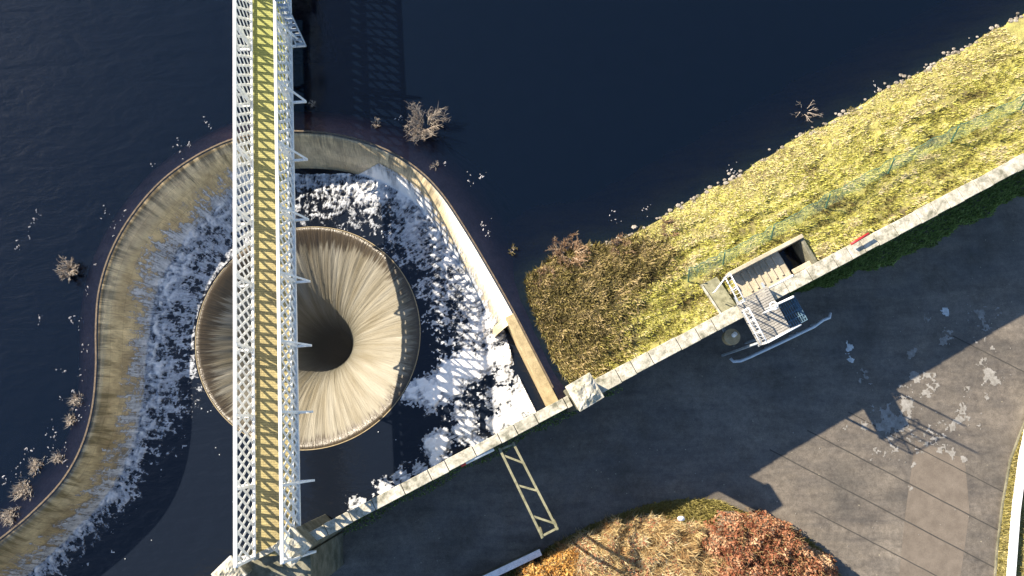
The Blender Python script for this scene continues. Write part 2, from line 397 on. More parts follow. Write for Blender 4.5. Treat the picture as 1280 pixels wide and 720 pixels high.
def grid_mesh(name, X, Y, Z, keep, mat, parent=None, smooth=True, tint=None, uvg=None):
    """heightfield of the cells whose four corners are all kept"""
    nx, ny = X.shape; idx = np.arange(nx*ny).reshape(nx, ny)
    k = keep[:-1, :-1] & keep[1:, :-1] & keep[:-1, 1:] & keep[1:, 1:]
    q = np.stack([idx[:-1, :-1][k], idx[1:, :-1][k], idx[1:, 1:][k], idx[:-1, 1:][k]], 1)
    used = np.unique(q); re = np.zeros(nx*ny, int); re[used] = np.arange(len(used))
    V = np.stack([X.ravel()[used], Y.ravel()[used], Z.ravel()[used]], 1)
    return mesh(name, V, re[q], mat, parent, smooth, None if tint is None else tint.ravel()[used], None if uvg is None else np.stack([uvg[0].ravel()[used], uvg[1].ravel()[used]], 1))
def blades(name, pos, L, W, lean, mat, parent=None, tint=None, up=1.0, bias=(0, 0), lean2=None):
    """one thin triangle per blade"""
    n = len(pos); a = rng.random(n)*2*math.pi
    l = L*(.6+.8*rng.random(n)); ln = lean*(.4+rng.random(n))
    side = np.stack([-np.sin(a), np.cos(a), np.zeros(n)], 1)*(W*(.6+.8*rng.random(n)))[:, None]*.5
    tip = np.stack([np.cos(a)*ln+bias[0], np.sin(a)*ln+bias[1], up*np.ones(n)], 1); tip /= np.linalg.norm(tip, axis=1)[:, None]
    V = np.empty((n, 3, 3)); V[:, 0] = pos-side; V[:, 1] = pos+side; V[:, 2] = pos+tip*l[:, None]
    if tint is None: tint = rng.random(n)
    return mesh(name, V.reshape(-1, 3), np.arange(n*3).reshape(-1, 3), mat, parent, False, np.repeat(np.clip(tint, 0, 1), 3))
def leaves(name, pos, size, mat, parent=None, tint=None, flat=.6):
    n = len(pos); nr = rng.normal(size=(n, 3)); nr[:, 2] = np.abs(nr[:, 2])+flat; nr /= np.linalg.norm(nr, axis=1)[:, None]
    r = rng.normal(size=(n, 3)); x = np.cross(nr, r); x /= np.linalg.norm(x, axis=1)[:, None]; y = np.cross(nr, x)
    s = (size*(.6+.8*rng.random(n)))[:, None]
    V = np.empty((n, 4, 3)); V[:, 0] = pos-x*s*.5; V[:, 1] = pos-y*s*.3; V[:, 2] = pos+x*s*.5; V[:, 3] = pos+y*s*.3+nr*s*.12
    if tint is None: tint = rng.random(n)
    return mesh(name, V.reshape(-1, 3), np.arange(n*4).reshape(-1, 4), mat, parent, False, np.repeat(np.clip(tint, 0, 1), 4))

# ------------------------------------------------------------------ survey lines
ZP = -2.4          # spillway pool level
ZR = -4.1           # road level
ZT = 1.4            # wall coping level
ZD = 1.8            # footbridge deck level
W0 = np.array(P(370, 682, ZT)[:2]); W1 = np.array(P(1275, 204, ZT)[:2])
U = (W1-W0)/np.linalg.norm(W1-W0); Vn = np.array((-U[1], U[0]))
def uv(px, py, z): q = np.array(P(px, py, z)[:2])-W0; return q@U, q@Vn
def at(u, v, z=0): p = W0+U*u+Vn*v; return np.array((p[0], p[1], z))
crest_px = [(-330, 905), (-150, 790), (-60, 720), (5, 671), (42, 640), (78, 602), (102, 560), (116, 512), (121, 460), (121, 410), (125, 362), (140, 314), (165, 270),
            (200, 229), (240, 199), (285, 177), (330, 167), (380, 165), (430, 171), (480, 187), (520, 211), (551, 242), (580, 285), (610, 335),
            (640, 388), (667, 440), (700, 504)]
crest = catmull(PL(crest_px, 0), 14)
toe_px = [(-330, 1000), (-150, 870), (-40, 775), (40, 718), (88, 672), (130, 628), (156, 585), (174, 535), (182, 480), (188, 420), (196, 372), (215, 330), (248, 285), (290, 250),
          (330, 225), (370, 208), (430, 208), (480, 222), (527, 258), (560, 306), (592, 352), (622, 396)]
toe = catmull(PL(toe_px, ZP), 10)
tan = np.gradient(crest, axis=0); tan /= np.linalg.norm(tan, axis=1)[:, None]
nin = np.stack([tan[:, 1], -tan[:, 0]], 1)      # towards the pool
arc = np.concatenate([[0], np.cumsum(np.linalg.norm(np.diff(crest, axis=0), axis=1))])
run = dist_line(toe, crest[:, 0], crest[:, 1])
kend = int(np.argmin(np.hypot(*(crest-np.array(P(643, 394)[:2])).T)))
run = np.clip(run, .95, 2.2); run = np.convolve(np.pad(run, 9, 'edge'), np.ones(19)/19, 'valid')
BC = np.array(P(385, 419, ZP)[:2]); BR = 5.37
# ------------------------------------------------------------------ setting
def hull_far(): return 320
bed = sheet('reservoir_bed', [(-320, -160), (320, -160), (320, 320), (-320, 320)], -19, M['bed'])
far = 320
lake_poly = [tuple(crest[0]+np.array((-far, -170)))]+[tuple(c+n*.06) for c, n in zip(crest[::2], nin[::2])]+[tuple(at(14, 0)[:2]), tuple(at(far, 0)[:2]), (far, far), (-far-60, far)]
lake = MB().prism(lake_poly, -6.9, 0)
lk = lake.build('water', M['lake']); tag(lk, kind='structure')
# pool water sheet with a round hole for the bellmouth
def pool_sheet():
    outer = [tuple(c+n*.25) for c, n in zip(crest[::3], nin[::3])]
    outer.append(tuple(at(12.4, -.15)[:2])); outer.append(tuple(at(-60, -.15)[:2]))
    X, Y = grid_cells(-60, 5, -40, 14, .2)
    import bmesh
    bm = bmesh.new()
    from mathutils.geometry import delaunay_2d_cdt
    ring = [(BC[0]+BR*math.cos(a), BC[1]+BR*math.sin(a)) for a in np.linspace(0, 2*math.pi, 128, endpoint=False)]
    vs = [Vector(p[:2]) for p in outer]+[Vector(p) for p in ring]
    e = [(i, (i+1) % len(outer)) for i in range(len(outer))]+[(len(outer)+i, len(outer)+(i+1) % 128) for i in range(128)]
    v2, e2, f2, *_ = delaunay_2d_cdt(vs, e, [], 1, 1e-5)
    v2 = np.array([tuple(v) for v in v2]); keep = []
    for f in f2:
        c = v2[list(f)].mean(0)
        if np.hypot(*(c-BC)) > BR-.003: keep.append(tuple(f))
    o = mesh('spillway_water', [(x, y, ZP) for x, y in v2], keep, M['pool'])
    for p in o.data.polygons:
        if p.normal.z < 0: o.data.flip_normals(); break
    tag(o, kind='structure')
    return outer
outer = pool_sheet()
# downstream ground and road
g_poly = [at(-far, -.2), at(far, -.2), at(far, -.2)+np.array((0, -far, 0)), at(-far, -.2)+np.array((0, -far, 0))]
sheet('ground', g_poly, ZR-.05, M['field'])
kerb = PL([(1290, 505), (1275, 540), (1262, 575), (1252, 630), (1245, 690), (1240, 760), (1236, 900)], ZR)
kerb = np.vstack([PL([(1700, -80), (1400, 300)], ZR), kerb])
road_poly = [at(-60, -.2), at(70, -.2)]+[np.array(k) for k in kerb]+[np.array(P(1236, 1500, ZR)), np.array(P(-900, 1800, ZR))]
sheet('road', road_poly, ZR, M['asphalt'])
# thin shadow lines painted on the road as dark strips, and patches
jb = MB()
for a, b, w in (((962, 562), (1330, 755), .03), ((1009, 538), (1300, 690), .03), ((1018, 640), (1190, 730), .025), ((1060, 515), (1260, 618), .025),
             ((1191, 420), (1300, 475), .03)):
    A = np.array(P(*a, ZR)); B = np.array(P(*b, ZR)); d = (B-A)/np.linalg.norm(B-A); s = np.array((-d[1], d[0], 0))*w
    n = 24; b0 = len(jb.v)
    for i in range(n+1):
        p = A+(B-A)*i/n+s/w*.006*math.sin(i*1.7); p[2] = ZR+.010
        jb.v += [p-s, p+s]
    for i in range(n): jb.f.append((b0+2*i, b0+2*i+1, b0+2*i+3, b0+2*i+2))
jo = jb.build('road_shadow_lines', M['shadowline']); jo['kind'] = 'structure'
sheet('road_repair', PL([(1144, 551), (1172, 560), (1206, 574), (1212, 640), (1198, 740), (1122, 740), (1132, 640)], ZR)[::-1], ZR+.005, M['patch2'])
def speckle(name, blobs, z, cell, mat, freq, kind='structure', sharp=.5):
    pts = np.array([P(b[0], b[1], z)[:2] for b in blobs]); rad = np.array([b[2] for b in blobs])
    x0, y0 = (pts-rad[:, None]*1.6).min(0); x1, y1 = (pts+rad[:, None]*1.6).max(0)
    X, Y = grid_cells(x0, x1, y0, y1, cell)
    D = np.zeros(X.shape)
    for p, b in zip(pts, blobs): D = np.maximum(D, b[3]*np.exp(-((X-p[0])**2+(Y-p[1])**2)/b[2]**2))
    n = fbm(X*freq, Y*freq, 5, .6)
    n = .6*n+.4*ridged(X*freq*1.6, Y*freq*1.6, 4, .7); sm = np.sort(n.ravel()); n = np.interp(n, sm, np.linspace(0, 1, len(sm)))
    keep = n > 1-np.clip(D, 0, 1)**1.3*sharp
    o = grid_mesh(name, X, Y, np.full(X.shape, z), keep, mat); 
    if kind: o['kind'] = kind
    return o
speckle('road_stains', [(1130, 500, 1.0, 1), (1118, 530, .9, 1), (1150, 480, .7, .9), (1128, 548, .8, .9), (1200, 520, .8, .6), (1170, 545, .8, .7), (1143, 560, .2, 1), (1141, 580, .15, 1), (1158, 556, .2, .9), (1175, 562, .2, .9), (1190, 568, .2, 1), (1206, 574, .2, 1), (1212, 555, .2, .8), (1220, 535, .25, .8), (1226, 515, .25, .8), (1232, 495, .25, .8), (1238, 475, .25, .8), (1138, 610, .15, .8), (1090, 560, .3, .6), (1062, 530, .25, .6), (1235, 430, .8, .7), (1120, 545, .5, 1), (1185, 420, .5, .9), (1230, 400, .7, .9), (1240, 470, .5, .9), (1205, 490, .4, .8),
                        (1160, 400, .25, 1), (1085, 470, .3, .8), (1140, 440, .35, .8), (1230, 450, .4, 1), (1075, 530, .4, .7), (1100, 570, .4, .6), (1180, 560, .4, .7), (1195, 570, .3, .9)],
        ZR+.015, .04, M['stain'], 1.9, sharp=.8)
speckle('road_pale_mark', [(1060, 436, .22, 1.3), (1064, 450, .24, 1.4), (1183, 390, .22, 1.2)], ZR+.02, .04, M['palepatch'], 2.5, sharp=1.0)  # pale irregular marks on the road
# verge on the right with a white edging kerb
vp = np.vstack([kerb, PL([(1236, 1500), (2300, 1500), (2300, -80)], ZR)])
vo = sheet('verge', vp, ZR+.10, M['verge'])
kb = MB()
kin = kerb[:]
for a, b in zip(kin[:-1], kin[1:]): kb.bar((*a, ZR+.05), (*b, ZR+.05), .06, .12)
ko = kb.build('kerb', M['wallstone']); ko['kind'] = 'structure'
wk = empty('edging_wall', (*P(1272, 660, ZR+.4),), 'long low white edging strip behind the yellow verge at the right edge', 'kerb')
kb = MB(); pts = PL([(1300, 480), (1281, 570), (1272, 640), (1266, 720), (1262, 850)], ZR+.4)
for a, b in zip(pts[:-1], pts[1:]): kb.bar((*a, ZR+.28), (*b, ZR+.28), .26, .3)
kb.build('edging', M['white'], wk, bev=.02)
nv = 5200
vpos = []
xs = kerb[2:-1]
for i in range(nv):
    k = random.randrange(len(xs)-1); q = xs[k]+(xs[k+1]-xs[k])*random.random(); d = random.random()**1.2*2.0+.02
    vpos.append((q[0]+d, q[1], ZR+.1))
tag(blades('verge_grass', np.array(vpos), .16, .05, .8, M['vergeg']), 'short yellow grass growing on the verge', 'grass', kind='stuff')

# ------------------------------------------------------------------ weir
wr = empty('spillway_weir', (*crest[len(crest)//3], 0), 'curving tan concrete weir with water sliding down its inner face into the spillway', 'weir')
prof_up = [(-3.6, -6.5), (-1.9, -1.9), (-1.15, -.75), (-.75, -.33), (-.35, -.14), (-.10, -.05), (0, .012)]
K = kend+2
def sweep(prof_fn, i0, i1, name, mat, white=None):
    V = []; UVs = []; T = []
    for i in range(i0, i1):
        pr = prof_fn(i)
        l = 0; prev = pr[0]
        for q in pr:
            l += math.hypot(q[0]-prev[0], q[1]-prev[1]); prev = q
            p = crest[i]+nin[i]*q[0]; V.append((p[0], p[1], q[1])); UVs.append((arc[i], l)); T.append(0 if white is None else white(i, q[0]))
    m = len(prof_fn(i0)); n = i1-i0; idx = np.arange(n*m).reshape(n, m)
    q = np.stack([idx[:-1, :-1].ravel(), idx[:-1, 1:].ravel(), idx[1:, 1:].ravel(), idx[1:, :-1].ravel()], 1)
    o = mesh(name, V, q, mat, wr, True, uv=UVs, tint=T)
    return o
sweep(lambda i: prof_up[:-1]+[(-.03, -.004)], 0, len(crest), 'submerged_apron', M['ledge'])
def down(i):
    r = run[i]; out = []
    for t in np.linspace(0, 1, 14):
        d = -.03+(r+.03)*t; z = -.004 if t == 0 else .012-(-ZP+.1)*(max(0, t-.05)/.95)**1.45
        out.append((d, z))
    out.append((r+.05, -3.8)); return out
kw0 = int(np.argmin(np.hypot(*(crest-np.array(P(538, 228)[:2])).T)))
kwT = arc[int(np.argmin(np.hypot(*(crest-np.array(P(300, 172)[:2])).T)))]
def whiteness(i, d):  # white water on the right arc, its sun glare painted into the tint
    g = np.clip((arc[i]-arc[kw0])/3.2, 0, 1)
    top_ = .16*float(sstep(kwT, kwT+3, arc[i]))
    if g <= 0 or d < 0: return top_
    w = .22+.6*g
    return max(top_, float(g**.5*(1-sstep(w*.3, w*1.15, d))))
sweep(down, 0, K, 'spill_face', M['glacis'], whiteness)
# crest lip: a thin dark stone edge
lip = MB()
for i in range(0, len(crest)-6, 3):
    a = crest[i]-nin[i]*.04; b = crest[min(i+3, len(crest)-1)]-nin[min(i+3, len(crest)-1)]*.04
    lip.bar((*a, -.005), (*b, -.005), .07, .06)
lip.build('crest_edge', M['bark'], wr)
# plain end wall running to the pier
V = MB(); a = crest[kend-1]; b = np.array(P(700, 504)[:2])
d = (b-a)/np.linalg.norm(b-a); s = np.array((d[1], -d[0]))
V.prism([a, b+d*.2, b+d*.2+s*.5, a+s*.42], -5, .05)
V.build('end_wall', M['crete_tan'], wr, bev=.03)
# ------------------------------------------------------------------ bellmouth
bm_ = empty('bellmouth_spillway', (*BC, ZP), 'round bellmouth overflow funnel with pale water streaking down into a dark shaft', 'spillway')
prof = [(BR+.25, ZP-.25), (BR+.02, ZP-.02), (BR-.03, ZP+.006), (BR-.2, ZP-.04), (BR-.4, ZP-.13), (BR-.7, ZP-.30), (BR-1.0, ZP-.48), (BR-1.4, ZP-.73), (BR-1.9, ZP-1.07),
        (2.85, ZP-1.6), (2.2, ZP-2.25), (1.6, ZP-3.15), (1.15, ZP-4.5), (.85, ZP-6.6), (.7, ZP-10), (.65, ZP-15)]
nseg = 360; V = []; UVs = []
lens = [0]
for q, p in zip(prof[1:], prof[:-1]): lens.append(lens[-1]+math.hypot(q[0]-p[0], q[1]-p[1]))
for i in range(nseg+1):
    a = 2*math.pi*i/nseg
    for (r, z), l in zip(prof, lens):
        jit = 1+(.006*math.sin(a*37+l*1.3)+.005*math.sin(a*83+l))*min(1, l/2.0)*(.5 if l < .6 else 1) if l > .4 else 1
        V.append((BC[0]+r*jit*math.cos(a), BC[1]+r*jit*math.sin(a), z)); UVs.append((a/(2*math.pi)*8, l-.6*max(0, math.cos(a-R(125)))))  # dark band widened to the upper left, rim shade put into the UV
m = len(prof); idx = np.arange((nseg+1)*m).reshape(nseg+1, m)
q = np.stack([idx[:-1, :-1].ravel(), idx[1:, :-1].ravel(), idx[1:, 1:].ravel(), idx[:-1, 1:].ravel()], 1)
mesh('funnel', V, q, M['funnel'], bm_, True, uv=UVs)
V = MB(); V.tube([(BC[0]+(BR+.02)*math.cos(a), BC[1]+(BR+.02)*math.sin(a), ZP-.005) for a in np.linspace(0, 2*math.pi, 145)], .022, 6, cap=False)
V.build('rim', M['tub'], bm_, True)
ms_ = MB(); 
for pz, pr in ((-1.0, 3.2), (-1.6, 2.5), (-2.25, 1.9), (-3.2, 1.35), (-6, .8), (-13, .6)):
    ms_.v += [np.array((BC[0]+pr*math.cos(a), BC[1]+pr*math.sin(a), ZP+pz)) for a in np.linspace(0, 2*math.pi, 32, endpoint=False)]
for l in range(5):
    for k in range(32): ms_.f.append((l*32+k, (l+1)*32+k, (l+1)*32+(k+1) % 32, l*32+(k+1) % 32))
ms_.f.append(tuple(range(32))); ms_.f.append(tuple(5*32+k for k in range(32))[::-1])
mm, mt, mo = nt('added_mist'); pv = N(mt, 'ShaderNodeVolumePrincipled'); pv.inputs['Density'].default_value = .006; pv.inputs['Color'].default_value = (.85, .87, .88, 1)  # haze volume added to soften the dark throat and sunlit wall
mt.links.new(pv.outputs[0], mo.inputs['Volume'])
tag(ms_.build('added_haze', mm), 'thin haze added in the throat of the bellmouth to soften its shade', 'added_haze', kind='stuff')
V = MB(); V.tube([(*BC, ZP-15), (*BC, ZP-15.1)], .9, 24); V.build('shaft_floor', M['darkpit'], bm_)

# ------------------------------------------------------------------ foam
def build_foam():
    x0, y0 = -24, -12; X, Y = grid_cells(x0, 4, y0, 12.5, .04)
    toeL = np.vstack([crest[:kend]+nin[:kend]*(run[:kend, None]), PL([(645, 402)], ZP)])
    D, S = dist_line(toeL, X, Y, want_s=True)
    poly = np.array(outer); ins = inside(poly, X, Y)
    rb = np.hypot(X-BC[0], Y-BC[1])
    ok = ins & (rb > BR+.06) & ((X-W0[0])*Vn[0]+(Y-W0[1])*Vn[1] > .2)
    Dc, Sc = dist_line(crest, X, Y, want_s=True)
    rn_ = np.interp(Sc, arc, run); ok &= (Dc > rn_*.45) & (Dc > .3)
    tg = np.clip(Dc/rn_, 0, 1.02); gl = .012-(-ZP+.1)*(np.clip(tg-.05, 0, 1)/.95)**1.45; gl[(Sc > arc[kend]-.3)] = ZP
    ong = (tg < 1) & (Sc < arc[kend])
    # width of the churned band along the crest
    kpx = [(5, 671, .8), (60, 620, .9), (105, 556, 1.3), (121, 460, 2.2), (121, 410, 2.5), (140, 314, 2.8), (200, 229, 3.0), (285, 177, 3.2), (380, 165, 3.0),
           (480, 187, 3.0), (551, 242, 2.6), (610, 335, 2.0), (640, 388, 1.6)]
    ks = []; kw = []
    for a, b, w in kpx:
        i = int(np.argmin(np.hypot(*(crest-np.array(P(a, b)[:2])).T))); ks.append(arc[i]); kw.append(w)
    wid = np.interp(Sc, ks, kw)
    wid = wid*(.7+.6*fbm(Sc*.5, Sc*0+3, 3))
    t = D/wid
    wx = fbm(X*1.1, Y*1.1, 3)*1.6; wy = fbm(X*1.1+40, Y*1.1, 3)*1.6
    lace = ridged(X*2.0+wx, Y*2.0+wy, 4, .62)
    streak = ridged(Sc*2.6+wx*.4, D*.9+wy*.4, 3, .6)
    def rank(f):
        smp = np.sort(f[ok].ravel()[::7]); return np.interp(f, smp, np.linspace(0, 1, len(smp)))
    nn = fbm(X*1.4, Y*1.4, 5, .65); fine = fbm(X*5+5, Y*5, 3, .7)
    tex = .42*lace+.25*streak+.25*fine+.12*nn
    u = rank(tex)
    cov = 1.02-.12*sstep(.1, .45, t)-.2*sstep(.45, .95, t)-.7*sstep(.85, 1.45, t)
    churn = (u > 1-cov) & (t < 1.5)
    raft = np.zeros(X.shape)
    for px, py, r, s in [(515, 492, .5, 1), (538, 488, .8, 1), (562, 474, .85, 1.1), (585, 458, .8, 1.15), (608, 450, .7, 1), (628, 448, .55, 1), (630, 470, .5, .8), (632, 495, .5, .85), (650, 480, .45, .7), (655, 500, .7, 1.1), (675, 505, .5, 1.2),
                         (640, 520, .6, 1.15), (620, 530, .45, 1.1), (548, 556, .62, 1.15), (545, 575, .3, 1), (582, 540, .6, .75), (600, 555, .4, .9), (590, 522, .3, .7), (600, 560, .3, 1),
                         (620, 500, .9, .35), (580, 520, .8, .4), (560, 590, .6, .45), (505, 600, .6, .5), (480, 612, .5, .6), (445, 632, .5, .6), (525, 590, .5, .5), (560, 572, .4, .5),
                         (560, 500, .6, .35), (640, 430, .5, .5), (600, 415, .8, .5), (550, 400, .9, .35), (560, 430, .9, .3)]:
        p = P(px, py, ZP); raft = np.maximum(raft, s*np.exp(-(((X-p[0])**2+(Y-p[1])**2)/r**2)**1.3))
    u2 = rank(nn*.62+fine*.38); u3 = rank(fine*.55+vnoise(X*11, Y*11)*.45)
    rm = u2 > 1-sstep(.3, .8, raft)*1.01
    speck = u3 > 1-.62*sstep(.03, .5, raft)
    far_s = u3+.18*(u2-.5) > 1.035+np.clip(D-1.5, 0, 3)*.012
    flat = rm | speck | far_s
    churn = np.where(ong, tg > .5, (t < 1.7))
    keep = ok & (churn | flat | (raft > .04))
    tn = .86-.20*sstep(.05, .6, t)-.16*sstep(.6, 1.1, t)-.45*sstep(1.0, 1.65, t)+(u-.5)*.42
    tn = np.where(ong, .88-.5*np.clip((1-tg)/.5, 0, 1)+(u-.5)*.3, tn)
    sA, sB = arc[int(np.argmin(np.hypot(*(crest-np.array(P(285, 177)[:2])).T)))], arc[int(np.argmin(np.hypot(*(crest-np.array(P(530, 220)[:2])).T)))]
    tb_ = sstep(sA-1, sA, Sc)*(1-sstep(sB, sB+2, Sc)); tn = tn-.08*tb_*sstep(.2, .5, t)+.3*tb_*ong  # foam thinned along the top band, its shade put into the tint
    tn = np.where(churn, tn, 0)
    tn = np.maximum(tn, .30+.62*sstep(.08, .55, raft)+.3*sstep(.6, 1, raft)+(u2-.5)*.55-.4*(raft < .04))
    tn = np.maximum(tn, np.where(speck | far_s, .86, 0))
    # height: lumpy froth thrown up near the toe, thin film elsewhere
    amp = .42*np.exp(-(t/.5)**2)+.04
    Z = ZP+.02+np.where(churn, amp*np.clip(u-.15, 0, 1)**1.3*.42, 0)+np.where(rm, .02+.05*fine+.05*nn, .0)
    Z = np.maximum(Z, gl+.035+.05*(u-.5))
    Z += rng.random(X.shape)*np.where(churn & (t < .8), .05, .012)
    o = grid_mesh('foam', X, Y, Z, keep, M['foam'], tint=tn, uvg=(Sc, Dc)); tag(o, 'white foam churned up below the weir and drifting across the pool', 'foam', kind='stuff')
    return o
build_foam()

# ------------------------------------------------------------------ walls and piers
LT = 10.6   # u of the middle pier
mu, mv = uv(727, 492, ZT)
def wall_seg(name, u0, u1, label, w=.42, cap=.5):
    e = empty(name, at((u0+u1)/2, 0, ZR), label, 'wall')
    hb = lambda u: ZT-.1-.02*max(0, u-mu)
    ms = MB(); n = 0
    for uu_ in (u0, u1):
        for vv_ in (-w/2, w/2):
            for zz_ in (-6.3, hb(uu_)): ms.v.append(at(uu_, vv_, zz_))
    for q in ((0, 1, 3, 2), (4, 6, 7, 5), (0, 4, 5, 1), (2, 3, 7, 6), (0, 2, 6, 4), (1, 5, 7, 3)): ms.f.append(q)
    ms.build('masonry', M['wallstone'], e)
    # coping stones with uneven tops
    c = MB(); u = u0
    while u < u1-.01:
        L = min(.7+random.random()*.7, u1-u); zz = ZT+random.uniform(-.012, .012)-.02*max(0, u-mu); vo = random.uniform(-.012, .012); ww = cap/2+random.uniform(-.015, .02)
        c.box(at(u+L/2, vo, zz-.055), np.array((*U, 0))*(L/2-.014), np.array((*Vn, 0))*ww, (0, 0, .065)); u += L
    c.build('coping', M['stone'], e, bev=.02)
    return e
wall_seg('stone_wall', -60, mu-.55, 'narrow pale stone wall between the foaming pool and the shaded road', .38, .46)
wall_seg('stone_wall', mu+.55, 70, 'broad pale parapet wall along the foot of the grassy bank, right of the square pier', .52, .62)
def pier(u, v, hw, top, label, rot=0, cat='pier', lumpy=True):
    e = empty('stone_pier', at(u, v, ZR), label, cat, None)
    c, s = math.cos(rot), math.sin(rot)
    a = np.array((*(U*c+Vn*s), 0)); b = np.array((*(-U*s+Vn*c), 0))
    MB().box(at(u, v, (top-.35-6)/2), a*hw*.86, b*hw*.86, (0, 0, (top-.35+6)/2)).build('shaft', M['wallstone'], e, bev=.04)
    MB().box(at(u, v, top-.28), a*hw, b*hw, (0, 0, .07)).build('capstone', M['stone'], e, bev=.03)
    t = MB(); g_ = 13; z = top-.22
    for ii in range(g_):
        for jj in range(g_):
            x_ = (ii/(g_-1)*2-1); y_ = (jj/(g_-1)*2-1); ed = 1-max(abs(x_), abs(y_))
            hz = (top-z)*float(sstep(0, .55, ed))*.75+float(fbm(np.array(u*3+x_*2.3), np.array(y_*2.3+u), 4, .65)-.5)*.22*(ed > 0)
            t.v.append(at(u, v, z+max(hz, 0))+a*x_*hw*(.95+.04*random.random())+b*y_*hw*(.95+.04*random.random()))
    for ii in range(g_-1):
        for jj in range(g_-1): q = ii*g_+jj; t.f.append((q, q+g_, q+g_+1, q+1))
    t.build('cap_top', M['stone'], e)
    return e
pier(mu, mv, .58, 3.0, 'square pale stone pier midway along the wall at the corner of the grassy bank', .05)
pu, pv = uv(364, 684, 2.6); pier(pu+.05, pv, .55, 2.9, 'stone pier on the right of the footbridge where the pool wall begins', .35)
pu, pv = uv(283, 716, 2.6); pier(pu, pv-.1, .5, 2.7, 'greenish stone pier on the left of the footbridge landing', .3)

# ------------------------------------------------------------------ footbridge
BL0 = np.array(P(317, 690, ZD)[:2]); BR0 = np.array(P(372, 690, ZD)[:2]); BLt = np.array(P(313, 0, ZD)[:2])
bd = (BLt-BL0)/np.linalg.norm(BLt-BL0); bs = np.array((bd[1], -bd[0])); BW = 1.74
def bp(y, x, z): q = BL0+bd*y+bs*x; return np.array((q[0], q[1], z))
fb = empty('footbridge', bp(0, BW/2, ZD), 'long white lattice footbridge with a mossy brown plank deck crossing above the weir', 'footbridge')
BLEN = 46; Y0 = -.2
dk = MB(); y = Y0
dk.box(bp(BLEN/2+Y0, BW/2, ZD-.03), np.array((*bd, 0))*BLEN/2, np.array((*bs, 0))*(BW/2-.06), (0, 0, .04))
dk.build('deck', M['deck'], fb)
bay = 2.78; TH = 2.15; Zb = ZD-.22
nb = int(BLEN/bay)
for x, sgn in ((0, -1), (BW, 1)):
    MB().bar(bp(Y0, x, Zb), bp(Y0+BLEN, x, Zb), .16, .16).build('bottom_chord', M['white'], fb)
    MB().bar(bp(Y0, x, Zb+TH), bp(Y0+BLEN, x, Zb+TH), .12, .12).build('top_chord', M['white'], fb)
    MB().tube([bp(Y0, x-sgn*.09, ZD+.12), bp(Y0+BLEN, x-sgn*.09, ZD+.12)], .05, 8).build('kick_rail', M['white'], fb)
    for k in range(nb):
        ya = Y0+k*bay; yb = ya+bay; pb = MB()
        pitch = .46; rn = 1.05; z0 = Zb+.06; z1 = Zb+TH-.06; off = .02
        for sg in (1, -1):
            y = ya-rn if sg > 0 else ya
            y = math.floor((ya-rn)/pitch)*pitch
            while y < yb+rn:
                # bar from (y, bottom) to (y+sg*rn, top), clipped to the bay
                p0, p1 = (y, z0), (y+sg*rn, z1)
                t0, t1 = 0., 1.
                for lim, lo in ((ya+.04, True), (yb-.04, False)):
                    dy = p1[0]-p0[0]
                    tt = (lim-p0[0])/dy
                    if (lo and dy > 0) or (not lo and dy < 0): t0 = max(t0, tt)
                    else: t1 = min(t1, tt)
                if t1-t0 > .06:
                    A = bp(p0[0]+(p1[0]-p0[0])*t0, x+off*sg, p0[1]+(p1[1]-p0[1])*t0); B = bp(p0[0]+(p1[0]-p0[0])*t1, x+off*sg, p0[1]+(p1[1]-p0[1])*t1)
                    pb.bar(A, B, 0.012, .125, up=np.cross(B-A, (*bs, 0)))
                y += pitch
        pb.build('lattice_panel', M['white'], fb)
        po = MB().bar(bp(ya, x, Zb), bp(ya, x, Zb+TH), .1, .16, up=(*bs, 0)).build('post', M['white'], fb)
        if True:
            o = MB().bar(bp(ya, x+sgn*.06, Zb-.02), bp(ya, x+sgn*.68, Zb-.02), .09, .1)
            oo = o.build('outrigger', M['white'], fb)
            MB().bar(bp(ya, x+sgn*.66, Zb+.02), bp(ya, x+sgn*.05, Zb+TH-.05), .07, .06).build('strut', M['white'], oo)
for k in range(nb+1): MB().bar(bp(Y0+k*bay, -.1, Zb-.1), bp(Y0+k*bay, BW+.1, Zb-.1), .14, .12).build('cross_beam', M['yellowsteel'], fb)
# stone supports of the bridge, first one just past the top of the picture
for yy, lab in ((26.3, 'tall stone support standing in the reservoir under the far footbridge'),):
    e = empty('bridge_support', bp(yy, BW/2, -6), lab, 'bridge support')
    MB().box(bp(yy, BW/2, (Zb-.2-6.4)/2), np.array((*bd, 0))*.7, np.array((*bs, 0))*1.2, (0, 0, (Zb-.2+6.4)/2)).build('shaft', M['stone'], e, bev=.05)
    MB().box(bp(yy, BW/2, Zb-.26), np.array((*bd, 0))*.85, np.array((*bs, 0))*1.4, (0, 0, .08)).build('capstone', M['stone'], e, bev=.03)
# sloping ladder hung on the outer right side near the top of the picture
ld = empty('access_ladder', (*P(368, 40, 2.3),), 'grey sloping ladder hung outside the right lattice near the top of the footbridge', 'ladder')
A = np.array(P(345, -10, 4.1)); B = np.array(P(377, 58, 1.85)); s = np.array((*bs, 0))*.2
lm = MB(); lm.bar(A-s, B-s, .06, .1); lm.build('side_rail', M['steel'], ld)
lm = MB(); lm.bar(A+s, B+s, .06, .1); lm.build('side_rail', M['steel'], ld)
for k in range(11):
    q = A+(B-A)*(k+.5)/11; MB().bar(q-s, q+s, .14, .03).build('rung', M['steel'], ld)
